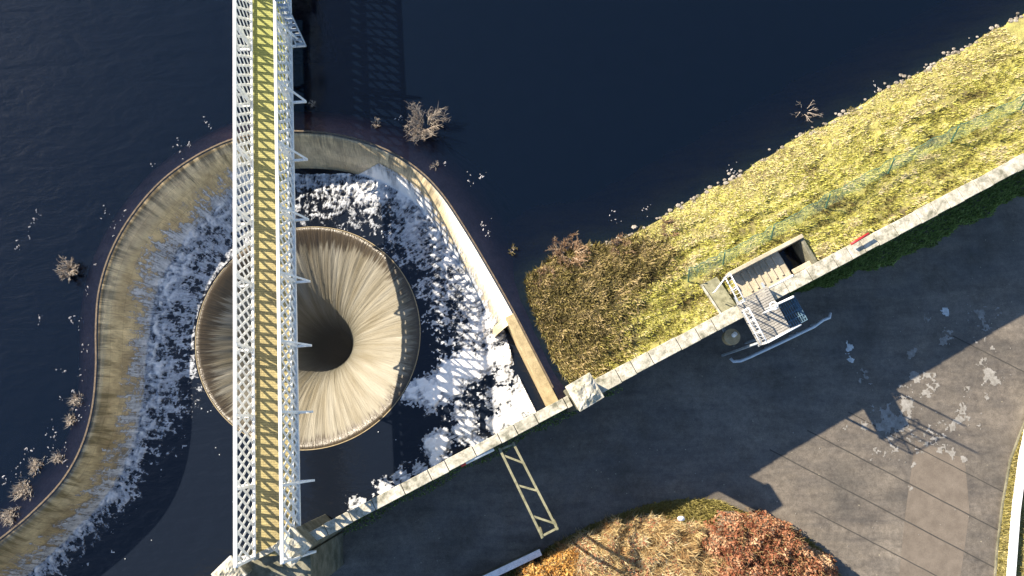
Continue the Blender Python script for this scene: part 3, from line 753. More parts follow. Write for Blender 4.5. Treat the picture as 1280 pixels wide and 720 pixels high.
# landing slab between the two piers, carrying the bridge end
e = empty('bridge_landing', bp(-.7, BW/2, ZT), 'brown stone landing slab at the lower end of the footbridge', 'landing')
MB().box(bp(-.95, BW/2+.1, (Zb-.05-6)/2), np.array((*bd, 0))*.75, np.array((*bs, 0))*(BW/2+.35), (0, 0, (Zb-.05+6)/2)).build('slab', M['wallstone'], e, bev=.03)
MB().bar(bp(-.25, -.05, ZD+.0), bp(-.25+.75, BW+.1, ZD+.0), .22, .12).build('threshold', M['stone'], e)

# ------------------------------------------------------------------ steel frame over the road
ta = [np.array(P(x, y, 1.05)) for x, y in ((624, 560), (641, 553), (697, 662), (678, 672))]
fr = empty('gantry_frame', (*((ta[0]+ta[2])/2)[:2], 1.05), 'narrow olive steel frame spanning high over the shaded road from wall to hedge', 'steel frame')
MB().bar(ta[0], ta[3], .10, .14).build('side_beam', M['yellowsteel'], fr)
MB().bar(ta[1], ta[2], .10, .14).build('side_beam', M['yellowsteel'], fr)
def lerp(a, b, t): return a+(b-a)*t
for t0, t1 in ((0.02, .02), (.08, .24), (.42, .56), (.76, .93), (.985, .985)):
    MB().bar(lerp(ta[0], ta[3], t0), lerp(ta[1], ta[2], t1), .08, .08).build('cross_bar', M['yellowsteel'], fr)
for q in (ta[2], ta[3]): MB().bar((q[0], q[1], ZR), (q[0], q[1], 1.0), .1, .1).build('leg', M['yellowsteel'], fr)

# ------------------------------------------------------------------ low wall in front of the hedge (bottom)
e = empty('low_wall', P(640, 706, ZR+.9), 'low wall with white coping in front of the hedge at the lower edge', 'wall')
a = np.array(P(676, 690, ZR+.9)); b = np.array(P(560, 745, ZR+.9)); d = (b-a)
MB().bar((a[0], a[1], ZR+.35), (b[0]+d[0], b[1]+d[1], ZR+.35), .22, 1.0).build('masonry', M['wallstone'], e)
MB().bar((a[0], a[1], ZR+.9), (b[0]+d[0], b[1]+d[1], ZR+.9), .3, .1).build('coping', M['white'], e, bev=.02)

# ------------------------------------------------------------------ embankment
shore_px = [(716, 486), (698, 462), (682, 425), (672, 392), (655, 352), (668, 336), (700, 316), (738, 308), (772, 300), (800, 287), (860, 252), (920, 221), (1000, 171), (1060, 140), (1130, 99), (1200, 62), (1275, 20)]
shore = PL(shore_px, 0)
shore = np.vstack([at(mu-.3, .0)[:2], shore, shore[-1]+U*60+Vn*2, ])
bank_poly = np.vstack([shore, at(80, -.1)[:2], ])
# chamber footprint in wall coordinates
cu0, cv1 = uv(912, 342, .9); cu1, _ = uv(1008, 312, .9); cv1 = uv(955, 322, .9)[1]
def bank_height(X, Y):
    D = dist_line(shore, X, Y); ins = inside(bank_poly, X, Y)
    wob = fbm(X*.9, Y*.9, 4)-.5
    d = np.where(ins, D, -D)+wob*.5
    z = np.where(d > 0, .85*(1-np.exp(-d*.42)), d*.7)
    z += (fbm(X*2.2, Y*2.2, 4, .6)-.5)*.22*sstep(0, .6, d)
    ul = (X-W0[0])*U[0]+(Y-W0[1])*U[1]; vl = (X-W0[0])*Vn[0]+(Y-W0[1])*Vn[1]
    z += (ridged(ul*.45+fbm(X, Y, 2)*.8, vl*2.0+fbm(X*.5,Y*.5,2), 2)-.6)*.20*sstep(.2, 1, d)
    return np.maximum(z, -3), d, ul, vl
a_ = np.arange(mu-4, 60, .1); b_ = np.arange(.05, 12, .1)
Ug, Vg = np.meshgrid(a_, b_, indexing='ij'); X = W0[0]+U[0]*Ug+Vn[0]*Vg; Y = W0[1]+U[1]*Ug+Vn[1]*Vg
Z, d, ul, vl = bank_height(X, Y)
hole = (Ug > cu0+.05) & (Ug < cu1-.05) & (Vg < cv1-.05)
keep = ~hole & (d > -3) & ~inside(np.array(outer), X, Y) & (dist_line(crest[kend-4:], X, Y) > .1) & ((Ug > mu+.3) | (Vg > .3))
eb = grid_mesh('embankment', X, Y, Z, keep & (Z > -2.9), M['soil']); eb['kind'] = 'structure'
# grass tufts
n = 185000
uu = rng.random(n)**1.15*(30)+mu-3.2; vv = rng.random(n)*9.6
gx = W0[0]+U[0]*uu+Vn[0]*vv; gy = W0[1]+U[1]*uu+Vn[1]*vv
gz, gd, gu, gv = bank_height(gx, gy)
ok = (gd > .03) & ~((uu > cu0-.1) & (uu < cu1+.1) & (vv < cv1+.1)) & (vv > .34)
du = uu-mu
tint = .58+(fbm(gx*1.3, gy*1.3, 4)-.5)*1.2+(ridged(gu*.45+fbm(gx, gy, 2)*.8, gv*2.0+fbm(gx*.5,gy*.5,2), 2)-.6)*1.1+rng.normal(size=n)*.2
edge = 1-sstep(.3, 2.2, gd)
tint = np.where(rng.random(n) < edge*.8, rng.random(n)*.25+.8, tint)
# scrubby darker corner near the pier
cx, cy = P(700, 380, .3)[:2]
scr = np.exp(-(((gx-cx)/3.0)**2+((gy-cy)/3.6)**2))+.7*np.exp(-(((gx-P(790, 325, .3)[0])/2.2)**2+((gy-P(790, 325, .3)[1])/1.2)**2))
tuft = fbm(gx*3.4, gy*3.4, 3, .6)
isscr = (rng.random(n) < np.clip(scr*1.6-.35, 0, 1))
g1 = ok & ~isscr & (tuft > .36)
tag(blades('bank_grass', np.stack([gx, gy, gz-.02], 1)[g1], .16, .05, 1.1, M['grassy'], tint=tint[g1], bias=(.15, -.1)), 'bright yellow green rough grass covering the sloping bank', 'grass', kind='stuff')
g2 = ok & isscr
tag(blades('bank_scrub', np.stack([gx, gy, gz-.02], 1)[g2], .34, .07, .9, M['olive'], tint=(tuft[g2]-.5)*2.2+.5+rng.normal(size=g2.sum())*.2), 'olive and brown scrubby growth on the corner of the bank beside the pier', 'scrub', kind='stuff')
# stones along the waterline
sb = MB()
for i in range(300):
    k = random.uniform(0, 1); u_ = random.uniform(mu+2.6, mu+28)
    # walk from deep to shore
    vmax = 10
    pts_v = np.linspace(.5, 9.8, 90); xx = W0[0]+U[0]*u_+Vn[0]*pts_v; yy = W0[1]+U[1]*u_+Vn[1]*pts_v
    D_ = inside(bank_poly, xx, yy); 
    if not D_.any(): continue
    vs = pts_v[D_].max()+random.gauss(-.05, .16); r = random.uniform(.03, .11); c = at(u_, vs, random.uniform(-.03, .06))
    b0 = len(sb.v); rot = random.random()*3
    for zz, rr in ((-.6, .7), (.1, 1), (.7, .6)):
        for k in range(6):
            a = k*math.pi/3+rot; q = rr*r*random.uniform(.8, 1.15); sb.v.append(c+np.array((math.cos(a)*q*1.3, math.sin(a)*q, zz*r*.6)))
    for l in range(2):
        for k in range(6): sb.f.append((b0+l*6+k, b0+l*6+(k+1) % 6, b0+l*6+6+(k+1) % 6, b0+l*6+6+k))
    sb.f.append(tuple(b0+12+k for k in range(6)))
tag(sb.build('shore_stones', M['shorestone']), 'pale rubble stones scattered along the waterline of the bank', 'stones', kind='stuff')

# shaded green strip south of the wall, and moss by the pool wall
def strip_blades(name, n, fn, mat, L, W, lean, z, label):
    p = []
    while len(p) < n:
        q = fn()
        if q is not None: p.append((q[0], q[1], z))
    tag(blades(name, np.array(p), L, W, lean, mat), label, 'grass', kind='stuff')
s0 = uv(1010, 378, ZR)[0]
def f1():
    u_ = random.uniform(s0-.6, s0+26); w = np.clip((u_-s0+.6)*.16+.25, .1, 1.25); 
    return at(u_, -.3-random.random()**.8*(w+.12*math.sin(u_*2.1)+.08*math.sin(u_*5.3)))
strip_blades('green_strip_grass', 16000, f1, M['greeng'], .2, .06, .9, ZR, 'dark green shaded grass in the strip below the parapet wall')
def f2():
    u_ = random.uniform(0, mu+2.5); return at(u_, -.24-random.random()**2*.55*(.5+.5*abs(math.sin(u_*.9))))
strip_blades('wall_moss', 3500, f2, M['greeng'], .09, .05, .9, ZR, 'patchy dark moss on the road edge below the pool wall')

# ------------------------------------------------------------------ mesh fence on the bank
fpx = [(862, 352), (905, 332), (965, 300), (1034, 260), (1112, 217), (1190, 178), (1275, 138), (1380, 84)]
fp = [np.array(P(x, y, .75)) for x, y in fpx]
fe = empty('mesh_fence', fp[3], 'see-through green mesh fence on posts running along the grassy bank', 'fence')
for q in fp:
    zz = bank_height(np.array([q[0]]), np.array([q[1]]))[0][0]
    MB().tube([(q[0], q[1], zz-.1), (q[0]+Vn[0]*.42, q[1]+Vn[1]*.42, zz+.98)], .035, 8).build('post', M['greenpost'], fe)
for i, (a, b) in enumerate(zip(fp[:-1], fp[1:])):
    nn_ = 16; V = []; Fq = []
    for k in range(nn_+1):
        q = lerp(a, b, k/nn_); zz = bank_height(np.array([q[0]]), np.array([q[1]]))[0][0]
        sag = .07*math.sin(math.pi*k/nn_)
        for h in (0.02, .4, .8, 1.12-sag): V.append((q[0]+Vn[0]*h*.42+.05*math.sin(k*.9+h*3), q[1]+Vn[1]*h*.42+.04*math.sin(k*1.3+h), zz+h*.85))
    for k in range(nn_):
        for h in range(3): a0 = k*4+h; Fq.append((a0, a0+4, a0+5, a0+1))
    mesh('mesh_panel', V, Fq, M['mesh'], fe, True)
    MB().tube([V[k*4+3] for k in range(nn_+1)], .012, 5).build('top_wire', M['greenpost'], fe)

# ------------------------------------------------------------------ inspection chamber in the bank
chm = empty('inspection_chamber', at((cu0+cu1)/2, cv1/2, .2), 'sunken beige stone chamber with an open dark pit set in the bank behind the wall', 'chamber')
UU = np.array((*U, 0)); VV = np.array((*Vn, 0))
pu0 = uv(978, 325, .6)[0]
fz = .6
MB().box(at((cu0+pu0)/2, (cv1+.26)/2, (fz-3)/2), UU*(pu0-cu0)/2, VV*(cv1-.26)/2, (0, 0, (fz+3)/2)).build('floor', M['concrete'], chm)
MB().box(at((cu0+cu1)/2, cv1+.06, -.9), UU*((cu1-cu0)/2+.12), VV*.09, (0, 0, 2.0)).build('side_wall', M['concrete'], chm, bev=.02)
MB().box(at(cu1+.03, cv1/2+.12, -.9), UU*.09, VV*(cv1/2-.15), (0, 0, 1.9)).build('side_wall', M['wallstone'], chm, bev=.02)
MB().box(at(pu0, cv1*.55, -.9), UU*.06, VV*(cv1*.44), (0, 0, 1.45)).build('side_wall', M['concrete'], chm, bev=.02)
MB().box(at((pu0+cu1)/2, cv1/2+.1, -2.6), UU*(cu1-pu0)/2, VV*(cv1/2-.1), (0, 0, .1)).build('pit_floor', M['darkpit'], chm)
MB().box(at((pu0+cu1)/2+.15, .42, .6), UU*(cu1-pu0)/2, VV*.12, (0, 0, .12)).build('ledge', M['concrete'], chm, bev=.03)
st = MB()
for k in range(6): st.box(at(pu0-.35-.32*k, cv1*.62, fz+.03), UU*.05, VV*cv1*.3, (0, 0, .03))
st.build('floor_ribs', M['concrete'], chm, bev=.01)
# sloping side slab on the left of the chamber
a1 = [np.array(P(x, y, z)) for x, y, z in ((876, 356, .82), (896, 346, .95), (922, 384, 1.05), (900, 392, .95))]
mb = MB(); mb.v += a1+[q-np.array((0, 0, 1.2)) for q in a1]; mb.f += [(3, 2, 1, 0), (4, 5, 6, 7), (0, 1, 5, 4), (1, 2, 6, 5), (2, 3, 7, 6), (3, 0, 4, 7)]
sl = mb.build('side_slab', M['yellowsteel'], chm)
MB().bar(a1[0]+np.array((0, 0, .05)), a1[3]+np.array((0, 0, .05)), .08, .08).build('slab_edge', M['stone'], chm)

# ------------------------------------------------------------------ access platform with rails
pf = empty('access_platform', (*P(955, 405, ZR),), 'small timber landing with white railings projecting over the wall above the road', 'platform')
zd = 1.52
c_nw = np.array(P(904, 348, zd)); c_sw = np.array(P(949, 432, zd))
wdir = (c_sw-c_nw)/np.linalg.norm(c_sw-c_nw)
L = np.linalg.norm(c_sw-c_nw); acr = UU
dw = 1.55
pl = MB(); k = 0
ya = L*.36
y = ya
while y < L:
    pl.box(c_nw+wdir*(y+.05)+acr*dw/2, wdir*.045, acr*dw/2, (0, 0, .025)); y += .11
pl.build('deck', M['greyboard'], pf)
sup = MB()
for x in (.1, dw-.1): sup.bar(c_nw+wdir*ya*.8+acr*x-np.array((0, 0, .1)), c_sw+acr*x-np.array((0, 0, .1)), .08, .12)
sup.bar(c_sw+acr*0-np.array((0, 0, .1)), c_sw+acr*dw-np.array((0, 0, .1)), .08, .12)
sup.build('joists', M['steel'], pf)
for x in (.1, dw-.1):
    q = c_sw+acr*x-wdir*.1; MB().bar((q[0], q[1], ZR), (q[0], q[1], zd-.1), .09, .09).build('leg', M['steel'], pf)
def railing(pts, h=1.0, mids=(.28,), posts=.9, r=.028, name='railing', zoff=0):
    mb = MB(); pts = [np.array(p)+np.array((0, 0, zoff)) for p in pts]
    for hh in (h,)+mids: mb.tube([p+np.array((0, 0, hh)) for p in pts], r, 8)
    for a, b in zip(pts[:-1], pts[1:]):
        n = max(1, int(round(np.linalg.norm(b-a)/posts)))
        for i in range(n*4): q = lerp(a, b, (i+.5)/(n*4)); mb.tube([q+np.array((0, 0, .28 if h > .8 else 0)), q+np.array((0, 0, h))], .009, 5)
        for i in range(n+1):
            q = lerp(a, b, i/n); mb.tube([q, q+np.array((0, 0, h))], r*.9, 8)
    return mb.build(name, M['rail'], pf, True)
mid1 = c_nw+wdir*(L*.40); mid2 = c_nw+wdir*(L*.50)
railing([c_nw, mid1], posts=.55); railing([mid2, c_sw], posts=.5)
railing([c_sw, c_sw+acr*1.62], posts=.55)
pe = c_nw+wdir*(L*.48)+acr*dw
for (bx, by, hh, nm_) in ((957, 387, 3.1, 'davit_pole'), (953, 392, 1.6, 'davit_pole'), (962, 360, 2.6, 'davit_pole')):
    q = np.array(P(bx, by, zd)); MB().tube([q-np.array((0, 0, .3)), q+np.array((0, 0, hh))], .045, 8).build(nm_, M['rail'], pf, True)
q = np.array(P(957, 387, zd)); MB().tube([q+np.array((.16*math.cos(a), .16*math.sin(a), 1.0)) for a in np.linspace(0, 6.2832, 17)], .03, 6, cap=False).build('hoop', M['rail'], pf, True)
railing([c_nw-wdir*.0-acr*.75+wdir*.35, c_nw], posts=.7, h=.5, mids=())
# grating and steep steps down to the road, shade's blue put into their colour
g = MB(); gz0 = .45; g0 = np.array(P(972, 382, gz0)); g1_ = g0+wdir*1.15
for i in range(9): q = g0+UU*(i*.11); g.bar(q, q+wdir*1.15, .03, .05)
for i in range(5): q = g0+wdir*(i*.285); g.bar(q, q+UU*.9, .035, .045)
g.build('grating', M['grating'], pf)
for k in range(9):
    q = g0+UU*(.95+.13*k)+wdir*.1; q[2] = gz0-.33*(k+1)
    if q[2] < ZR+.1: break
    MB().box(q+wdir*.45, UU*.1, wdir*.42, (0, 0, .02)).build('step', M['grating'], pf)
for s_ in (.1, 1.0):
    MB().bar(g0+wdir*s_+UU*.8, np.array((*(g0+wdir*s_+UU*2.1)[:2], ZR+.05)), .04, .14).build('stringer', M['grating'], pf)
    q = g0+wdir*s_+UU*.1; MB().bar((q[0], q[1], ZR), (q[0], q[1], gz0), .07, .07).build('leg', M['steel'], pf)
# white guard rail round the platform, bluish shade put into its colour
gr = empty('guard_rail', (*P(975, 424, ZR),), 'long white guard rail with curled ends, painted in the blue grey of its shade, standing on the road round the platform', 'guard rail')
zg = ZR+1.05
gp = [np.array(P(x, y, zg)) for x, y in ((913, 448), (917, 452), (926, 451), (938, 446), (985, 424), (1018, 408), (1029, 400), (1037, 397), (1038, 391))]
MB().tube(gp, .075, 8).build('beam', M['pale'], gr, True)
MB().tube([p-np.array((0, 0, .4)) for p in gp[2:-2]], .05, 8).build('beam', M['pale'], gr, True)
for t in (.08, .38, .68, .95):
    q = lerp(gp[2], gp[-3], t); MB().tube([(q[0], q[1], ZR), (q[0], q[1], zg)], .04, 8).build('post', M['steel'], gr)

# tub by the wall
tp = np.array(P(915, 421, .3)); wv_ = (tp[:2]-W0)@Vn
tb = empty('wall_drum', (*tp[:2], -.1), 'round tan capped drum bracketed to the wall left of the timber landing', 'drum')
MB().tube([(*tp[:2], -.15), (*tp[:2], .3)], .33, 28).build('barrel', M['tub'], tb)
MB().tube([(*tp[:2], .3), (*tp[:2], .34)], .36, 28).build('lid', M['tub'], tb)
MB().tube([(tp[0]+.05, tp[1]+.05, .34), (tp[0]+.1, tp[1]+.12, .5)], .1, 12).build('cap', M['white'], tb)
MB().bar((*tp[:2], -.2), (*(tp[:2]-Vn*wv_), -.2), .12, .1).build('bracket', M['steel'], tb)
# red pole, pale plate, white tube with a red end
rp = MB(); a = np.array(P(1064, 305, 1.45)); b = np.array(P(1086, 292, 1.45)); rp.tube([a, lerp(a, b, .3), b], .06, 10)
tag(rp.build('red_pole', M['red'], None, True), 'short red pole lying on the bank side of the parapet wall', 'pole')
q = np.array(P(1105, 301, 1.35)); q = at(uv(1105, 301, 1.0)[0], -.29, 1.0)
pm = MB(); pm.box(q, UU*.25, VV*.02, (0, 0, .1))
tag(pm.build('pale_plate', M['pale'], None, bev=.015), 'small pale blue plate fixed on the road side of the parapet wall', 'plate')
a = np.array(P(582, 578, 1.15)); b = np.array(P(617, 561, 1.15))
wt = empty('wall_tube', a, 'white tube with a red end fixed along the road side of the pool wall', 'tube')
MB().tube([a, b], .09, 10).build('tube', M['white'], wt, True)
MB().tube([a-(b-a)*.18, a-(b-a)*.01], .1, 10).build('end_band', M['red'], wt, True)

# ------------------------------------------------------------------ hedge and shrubs at the bottom
def blob_points(poly, base, top, n, shell=.5, seed=0, lump=.55):
    lo = poly.min(0); hi = poly.max(0); out = []
    X = rng.uniform(lo[0], hi[0], n*4); Y = rng.uniform(lo[1], hi[1], n*4)
    D = dist_line(poly, X, Y, True); D = np.where(inside(poly, X, Y), D, -D)
    D = D+(fbm(X*1.5+seed, Y*1.5, 3)-.5)*1.1
    k = D > 0; X, Y, D = X[k][:n], Y[k][:n], D[k][:n]
    h = base+(top-base)*np.sqrt(np.clip(1-(1-np.clip(D/1.3, 0, 1))**2, 0, 1))
    h = h+(fbm(X*2+seed, Y*2, 4, .6)-.5)*lump*2*np.clip(D/.5, 0, 1)
    Z = h-rng.random(len(X))**1.5*shell
    dep = (h-Z)/shell
    return np.stack([X, Y, np.maximum(Z, base+.02)], 1), dep, fbm(X*2.2+seed, Y*2.2, 3)
zh = -2.0
core = {}
def shrub(name, px, top, label, cat, kind, n, mat, seed):
    poly = PL(px, zh); c = poly.mean(0)
    e = empty(name, (*c, ZR), label, cat)
    p, dep, nz = blob_points(poly, ZR, top, n, .6, seed)
    tint = .55+(nz-.5)*1.4+rng.normal(size=len(p))*.18
    if kind == 'leaf':
        leaves('foliage', p, .12, mat, e, tint)
        q_ = p[(dep < .35) & (nz < .5)][:3600]; blades('twigs', q_-np.array((0, 0, .1)), .3, .02, 1.1, M['straw'], e, rng.random(len(q_))*.7)
    else:
        blades('foliage', p-np.array((0, 0, .15)), .38, .03, 1.3, mat, e, tint)
        sel = (dep < .5) & (nz > .53); leaves('dead_leaves', p[sel][:6000]+np.array((0, 0, .04)), .10, M['copper'], e, .3+.5*rng.random(min(6000, int(sel.sum()))))
    # twiggy inside: many stems from the ground
    mb = MB()
    for i in range(46):
        q = p[random.randrange(len(p))]; b = np.array((q[0]*.8+c[0]*.2, q[1]*.8+c[1]*.2, ZR)); m_ = (b+q)/2+np.array((random.uniform(-.1, .1), random.uniform(-.1, .1), .1))
        mb.tube([b, m_, q-np.array((0, 0, .1))], .03, 5, r2=.008)
    mb.build('stems', M['bark'], e)
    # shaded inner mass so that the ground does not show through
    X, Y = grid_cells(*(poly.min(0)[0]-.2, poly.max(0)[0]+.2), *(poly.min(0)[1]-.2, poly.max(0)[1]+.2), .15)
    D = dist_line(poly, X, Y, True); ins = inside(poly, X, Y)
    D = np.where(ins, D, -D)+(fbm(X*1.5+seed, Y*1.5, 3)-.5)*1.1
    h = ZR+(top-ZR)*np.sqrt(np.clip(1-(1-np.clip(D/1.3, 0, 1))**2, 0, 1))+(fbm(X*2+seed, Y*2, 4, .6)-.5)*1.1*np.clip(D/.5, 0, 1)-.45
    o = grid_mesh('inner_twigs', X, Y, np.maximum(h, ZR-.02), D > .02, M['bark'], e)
    return e
shrub('copper_hedge', [(872, 672), (892, 652), (925, 644), (965, 645), (1005, 660), (1038, 688), (1062, 720), (1085, 770), (1050, 830), (930, 830), (880, 740), (885, 700)], -1.65,
      'dense copper red beech hedge with rounded outline beside the sunlit road', 'hedge', 'leaf', 26000, M['copper'], 3)
shrub('straw_shrub', [(705, 690), (740, 668), (785, 655), (830, 650), (880, 660), (905, 690), (935, 740), (950, 830), (760, 830), (700, 830), (690, 740)], -1.85,
      'tangled pale straw coloured shrub in the middle of the planted bed', 'shrub', 'blade', 46000, M['straw'], 11)
shrub('orange_shrub', [(630, 735), (655, 712), (690, 692), (725, 680), (745, 700), (740, 760), (700, 830), (600, 830), (600, 770)], -2.05,
      'rust orange leafy shrub at the left end of the planted bed', 'shrub', 'leaf', 15000, M['orange'], 21)
# ground bed with grass fringe
bedp = PL([(595, 745), (640, 712), (690, 681), (740, 655), (780, 640), (812, 630), (850, 624), (895, 624), (925, 638), (972, 654), (1010, 674), (1036, 698), (1058, 738), (1082, 830), (1100, 1000), (560, 1000)], ZR)
sheet('planted_bed', bedp, ZR+.06, M['verge'])
X = rng.uniform(*(bedp[:, 0].min(), bedp[:, 0].max()), 60000); Y = rng.uniform(bedp[:, 1].max()-6, bedp[:, 1].max()+.1, 60000)
D = dist_line(bedp, X, Y, True); k = inside(bedp, X, Y) & (D < 1.1+(fbm(X, Y, 2)-.5))
X, Y, D = X[k], Y[k], D[k]
tag(blades('bed_grass', np.stack([X, Y, np.full(len(X), ZR+.05)], 1), .28, .05, .9, M['vergeg'], tint=rng.random(len(X))*.6+.2*(fbm(X, Y, 3)*2)), 'yellow green grass fringe round the planted bed', 'grass', kind='stuff')
# litter bag
q = np.array(P(851, 648, -1.8))
mb = MB(); n_ = 9
for l, (zz, rr) in enumerate(((-.08, .08), (0, .14), (.07, .11), (.11, .04))):
    for k in range(n_): a = k*2*math.pi/n_; r_ = rr*random.uniform(.75, 1.25); mb.v.append(q+np.array((math.cos(a)*r_*1.3, math.sin(a)*r_*.8, zz+random.uniform(-.02, .02))))
for l in range(3):
    for k in range(n_): mb.f.append((l*n_+k, l*n_+(k+1) % n_, (l+1)*n_+(k+1) % n_, (l+1)*n_+k))
mb.f.append(tuple(3*n_+k for k in range(n_)))
tag(mb.build('litter_bag', M['white'], None, True), 'crumpled white bag caught on the shrubs near the road edge', 'bag')

# ------------------------------------------------------------------ bushes standing in the water
def twig_bush(name, px, py, r, n, label, mat, up=.8, grp=None, lean=(0, 0), dens=3, thick=.012, sub=True):
    c = np.array(P(px, py, 0)); e = empty(name, (c[0], c[1], -.4), label, 'bush', grp)
    V = []; Fc = []; T = []; st = MB()
    def blade(a, b, w, t):
        d = b-a; s = np.cross(d, (0, 0, 1)); s = s/(np.linalg.norm(s)+1e-6)*w; i = len(V)
        V.extend([a-s, a+s, b+s*.3, b-s*.3]); Fc.append((i, i+1, i+2, i+3)); T.extend([t]*4)
        i = len(V); h = np.array((0, 0, w)); V.extend([a-h, a+h, b+h*.3, b-h*.3]); Fc.append((i, i+1, i+2, i+3)); T.extend([t]*4)
    for i in range(n):
        a = random.random()*2*math.pi; l = r*random.uniform(.55, 1.05); 
        p0 = c+np.array((math.cos(a)*.08*r, math.sin(a)*.08*r, -.3)); 
        p1 = c+np.array((math.cos(a)*l*.5+lean[0]*.5, math.sin(a)*l*.5+lean[1]*.5, up*r*.55)); p2 = c+np.array((math.cos(a+.2)*l+lean[0], math.sin(a+.2)*l+lean[1], up*r*random.uniform(.5, 1.1)))
        st.tube([p0, p1, p2], thick*1.3, 5, r2=thick*.5)
        t = random.random()
        for j in range(dens):
            q = lerp(p0, p1, random.uniform(.6, 1)) if j < dens//3 else lerp(p1, p2, random.random())
            aa = a+random.gauss(0, .8); ll = l*random.uniform(.2, .45)
            e2 = q+np.array((math.cos(aa)*ll, math.sin(aa)*ll, random.uniform(-.05, .35)*r)); blade(q, e2, thick, t*.5+random.random()*.5)
            for m_ in range(2):
                q2 = lerp(q, e2, random.uniform(.3, .9)); a3 = aa+random.gauss(0, .9); blade(q2, q2+np.array((math.cos(a3), math.sin(a3), .3))*ll*.5, thick*.7, random.random())
    mesh('twigs', V, Fc, mat, e, tint=T)
    st.build('stems', M['twig'], e)
    return e
twig_bush('bare_bush', 532, 158, .92, 30, 'large bare grey bush standing in the water beyond the top of the weir', M['reed'], dens=14)
twig_bush('bare_bush', 89, 337, .5, 26, 'buff spiky bush standing in the open water left of the weir', M['reed'], dens=9, thick=.02)
twig_bush('bare_bush', 470, 155, .28, 14, 'small pale bush between the large bare bush and the footbridge', M['reed'], dens=6)
twig_bush('bare_bush', 392, 130, .2, 10, 'tiny twiggy bush close to the right side of the footbridge', M['reed'], dens=5)
twig_bush('bare_bush', 545, 208, .25, 10, 'pale tuft of twigs right on the crest of the weir', M['reed'], dens=6)
twig_bush('bare_bush', 640, 313, .22, 12, 'small green grey sprig in the water near the scrubby bank corner', M['olive'], dens=8)
twig_bush('drowned_branch', 1006, 138, .7, 9, 'forked bare branch poking from the dark water off the long bank', M['reed'], dens=3, up=.4)
twig_bush('bare_bush', 1062, 141, .22, 10, 'small yellowish bush at the waterline beside the drowned branch', M['vergeg'], dens=8)
for px, py, r, lab in ((712, 318, .8, 'large reddish bramble bush on the top corner of the bank'), (684, 350, .5, 'brown bramble bush at the pointed tip of the bank'),
                       (775, 312, .5, 'dull brown bramble bush on the waterline right of the reddish one'), (835, 288, .4, 'low grey bramble bush among the waterline stones')):
    twig_bush('bramble_bush', px, py, r, 34, lab, M['rtwig'], dens=16, thick=.016)
# reeds and flotsam along the outside of the weir
def reed_clump(px, py, r, lab):
    c = np.array(P(px, py, 0)); n = int(900*r*r+60)
    a = rng.random(n)*2*math.pi; rr = r*np.sqrt(rng.random(n))*(.7+.3*np.sin(a*3+px))
    pos = np.stack([c[0]+np.cos(a)*rr, c[1]+np.sin(a)*rr, np.full(n, -.1)+.16*(1-rr/r)], 1)
    e = empty('reed_clump', c, lab, 'reeds', 'clumps of dead reeds along the weir')
    blades('stalks', pos, .24, .035, 1.3, M['reed'], e)
    b = [(i, j) for i, j in zip(pos[:, 0], pos[:, 1])]
for px, py, r, lab in ((28, 612, .55, 'yellowish reed clump, largest of those at the lower left outside the weir'), (12, 645, .5, 'pale reed clump at the lower left edge just outside the weir'),
                       (44, 582, .4, 'buff reed clump just above the yellowish one at lower left'), (72, 572, .3, 'small reed clump near the weir above the lower left corner'),
                       (95, 500, .35, 'reed clump close outside the weir at its left bend'), (88, 525, .28, 'thin reed clump just below the left bend clump')):
    reed_clump(px, py, r, lab)
blobs = []
for px, py in ((262, 155), (222, 183), (190, 208), (238, 180), (130, 263), (156, 270), (140, 285), (43, 275), (48, 262), (38, 285), (120, 330), (110, 365), (100, 400), (88, 402), (104, 438), (102, 470), (76, 463),
               (75, 498), (90, 512), (100, 520), (70, 545), (82, 560), (60, 540), (95, 490), (600, 222), (585, 225), (555, 205), (605, 285), (612, 290), (768, 272), (806, 264), (914, 213), (915, 215), (500, 145), (1095, 107), (1130, 100), (1098, 112), (50, 590), (60, 575), (20, 590), (10, 600), (35, 565), (80, 580), (65, 560), (100, 505), (20, 310), (50, 402)):
    blobs.append((px+random.uniform(-2, 2), py+random.uniform(-2, 2), random.uniform(.12, .28), random.uniform(.6, .95)))
pts = []
fl = MB()
for px, py, r, s in blobs:
    c = np.array(P(px, py, .0))
    for k in range(int(5*r/.16)):
        a = random.random()*6.28; q = abs(random.gauss(0, 1))*r*1.1; w = random.uniform(.01, .034); b0 = len(fl.v); cc = c+np.array((math.cos(a)*q*.6, math.sin(a)*q, .015)); rot = random.random()*3
        l_ = random.uniform(1, 2.4)
        for i in range(6):
            t = i*math.pi/3; x = math.cos(t)*w*l_*random.uniform(.7, 1.3); y = math.sin(t)*w*random.uniform(.7, 1.3)
            fl.v.append(cc+np.array((x*math.cos(rot)-y*math.sin(rot), x*math.sin(rot)+y*math.cos(rot), 0)))
        fl.v.append(cc+np.array((0, 0, .035)))
        for i in range(6): fl.f.append((b0+i, b0+(i+1) % 6, b0+6))
tag(fl.build('flotsam', M['flots']), 'pale flecks of froth and reed scraps floating outside the weir', 'flotsam', kind='stuff')
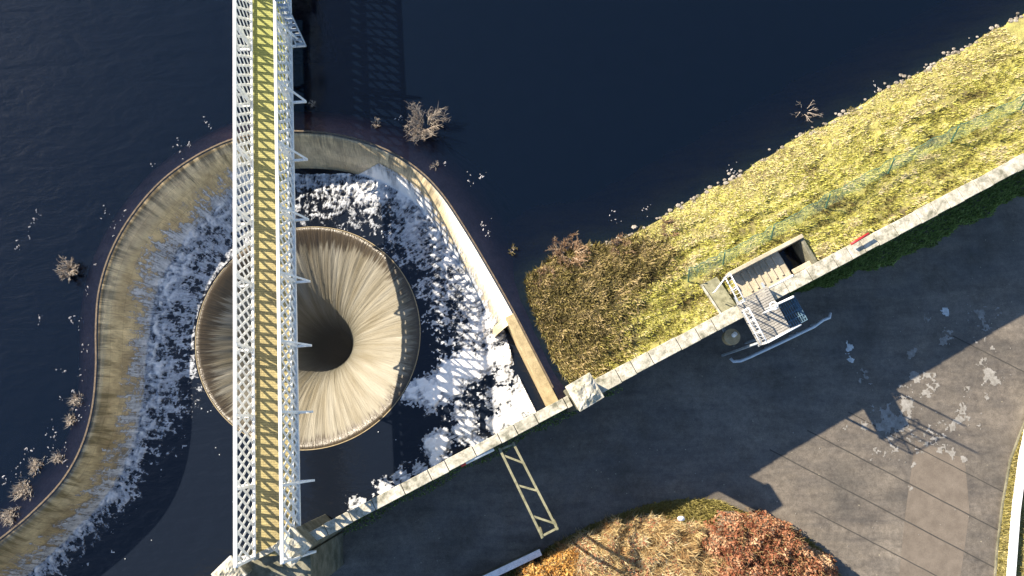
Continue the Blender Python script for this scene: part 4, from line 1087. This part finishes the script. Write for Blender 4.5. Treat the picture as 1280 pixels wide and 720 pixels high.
# fine pale debris on the road
dl = MB()
for i in range(260):
    px = random.uniform(420, 1270); py = random.uniform(300, 720); p = P(px, py, ZR); q = np.array(p[:2])-W0
    if q@Vn > -.5: continue
    w = random.uniform(.01, .03); b0 = len(dl.v); c = np.array((p[0], p[1], ZR+.02))
    for k in range(5): a = k*1.2566+i; dl.v.append(c+np.array((math.cos(a)*w*random.uniform(.7, 1.6), math.sin(a)*w, 0)))
    dl.v.append(c+np.array((0, 0, w)))
    for k in range(5): dl.f.append((b0+k, b0+(k+1) % 5, b0+5))
tag(dl.build('road_leaf_litter', M['stain']), 'pale dead leaves scattered on the road', 'leaf litter', kind='stuff')

# ------------------------------------------------------------------ camera, light, sky
cam = bpy.data.cameras.new('camera'); co = link(bpy.data.objects.new('camera', cam))
co.location = (0, 0, CAMZ); co.rotation_euler = (TILT, 0, 0)
cam.sensor_width = 36; cam.lens = F/1280*36; cam.clip_end = 2000; sc.camera = co
EL = R(33); AZ = R(152.5)        # direction towards the sun, measured from +x
w = bpy.data.worlds.new('World'); sc.world = w; w.use_nodes = True; t = w.node_tree; t.nodes.clear()
sk = t.nodes.new('ShaderNodeTexSky'); sk.sky_type = 'NISHITA'; sk.sun_disc = False; sk.ozone_density = 3.0; sk.dust_density = .4; sk.sun_elevation = EL; sk.sun_rotation = R(90)-AZ
bg = t.nodes.new('ShaderNodeBackground'); bg.inputs['Strength'].default_value = .08; ow = t.nodes.new('ShaderNodeOutputWorld')
t.links.new(sk.outputs[0], bg.inputs[0]); t.links.new(bg.outputs[0], ow.inputs[0])
sun = bpy.data.lights.new('sun', 'SUN'); sun.energy = 4.8; sun.angle = R(.5); sun.color = (1, .87, .69)
so = link(bpy.data.objects.new('sun', sun))
dv = Vector((math.cos(AZ)*math.cos(EL), math.sin(AZ)*math.cos(EL), math.sin(EL)))
so.rotation_euler = dv.to_track_quat('Z', 'Y').to_euler(); so.location = dv*60
vs = sc.view_settings; vs.view_transform = 'Standard'; vs.look = 'None'; vs.gamma = 1; vs.use_curve_mapping = False; vs.exposure = 1.6
sc.cycles.transparent_max_bounces = 16; sc.cycles.max_bounces = 8
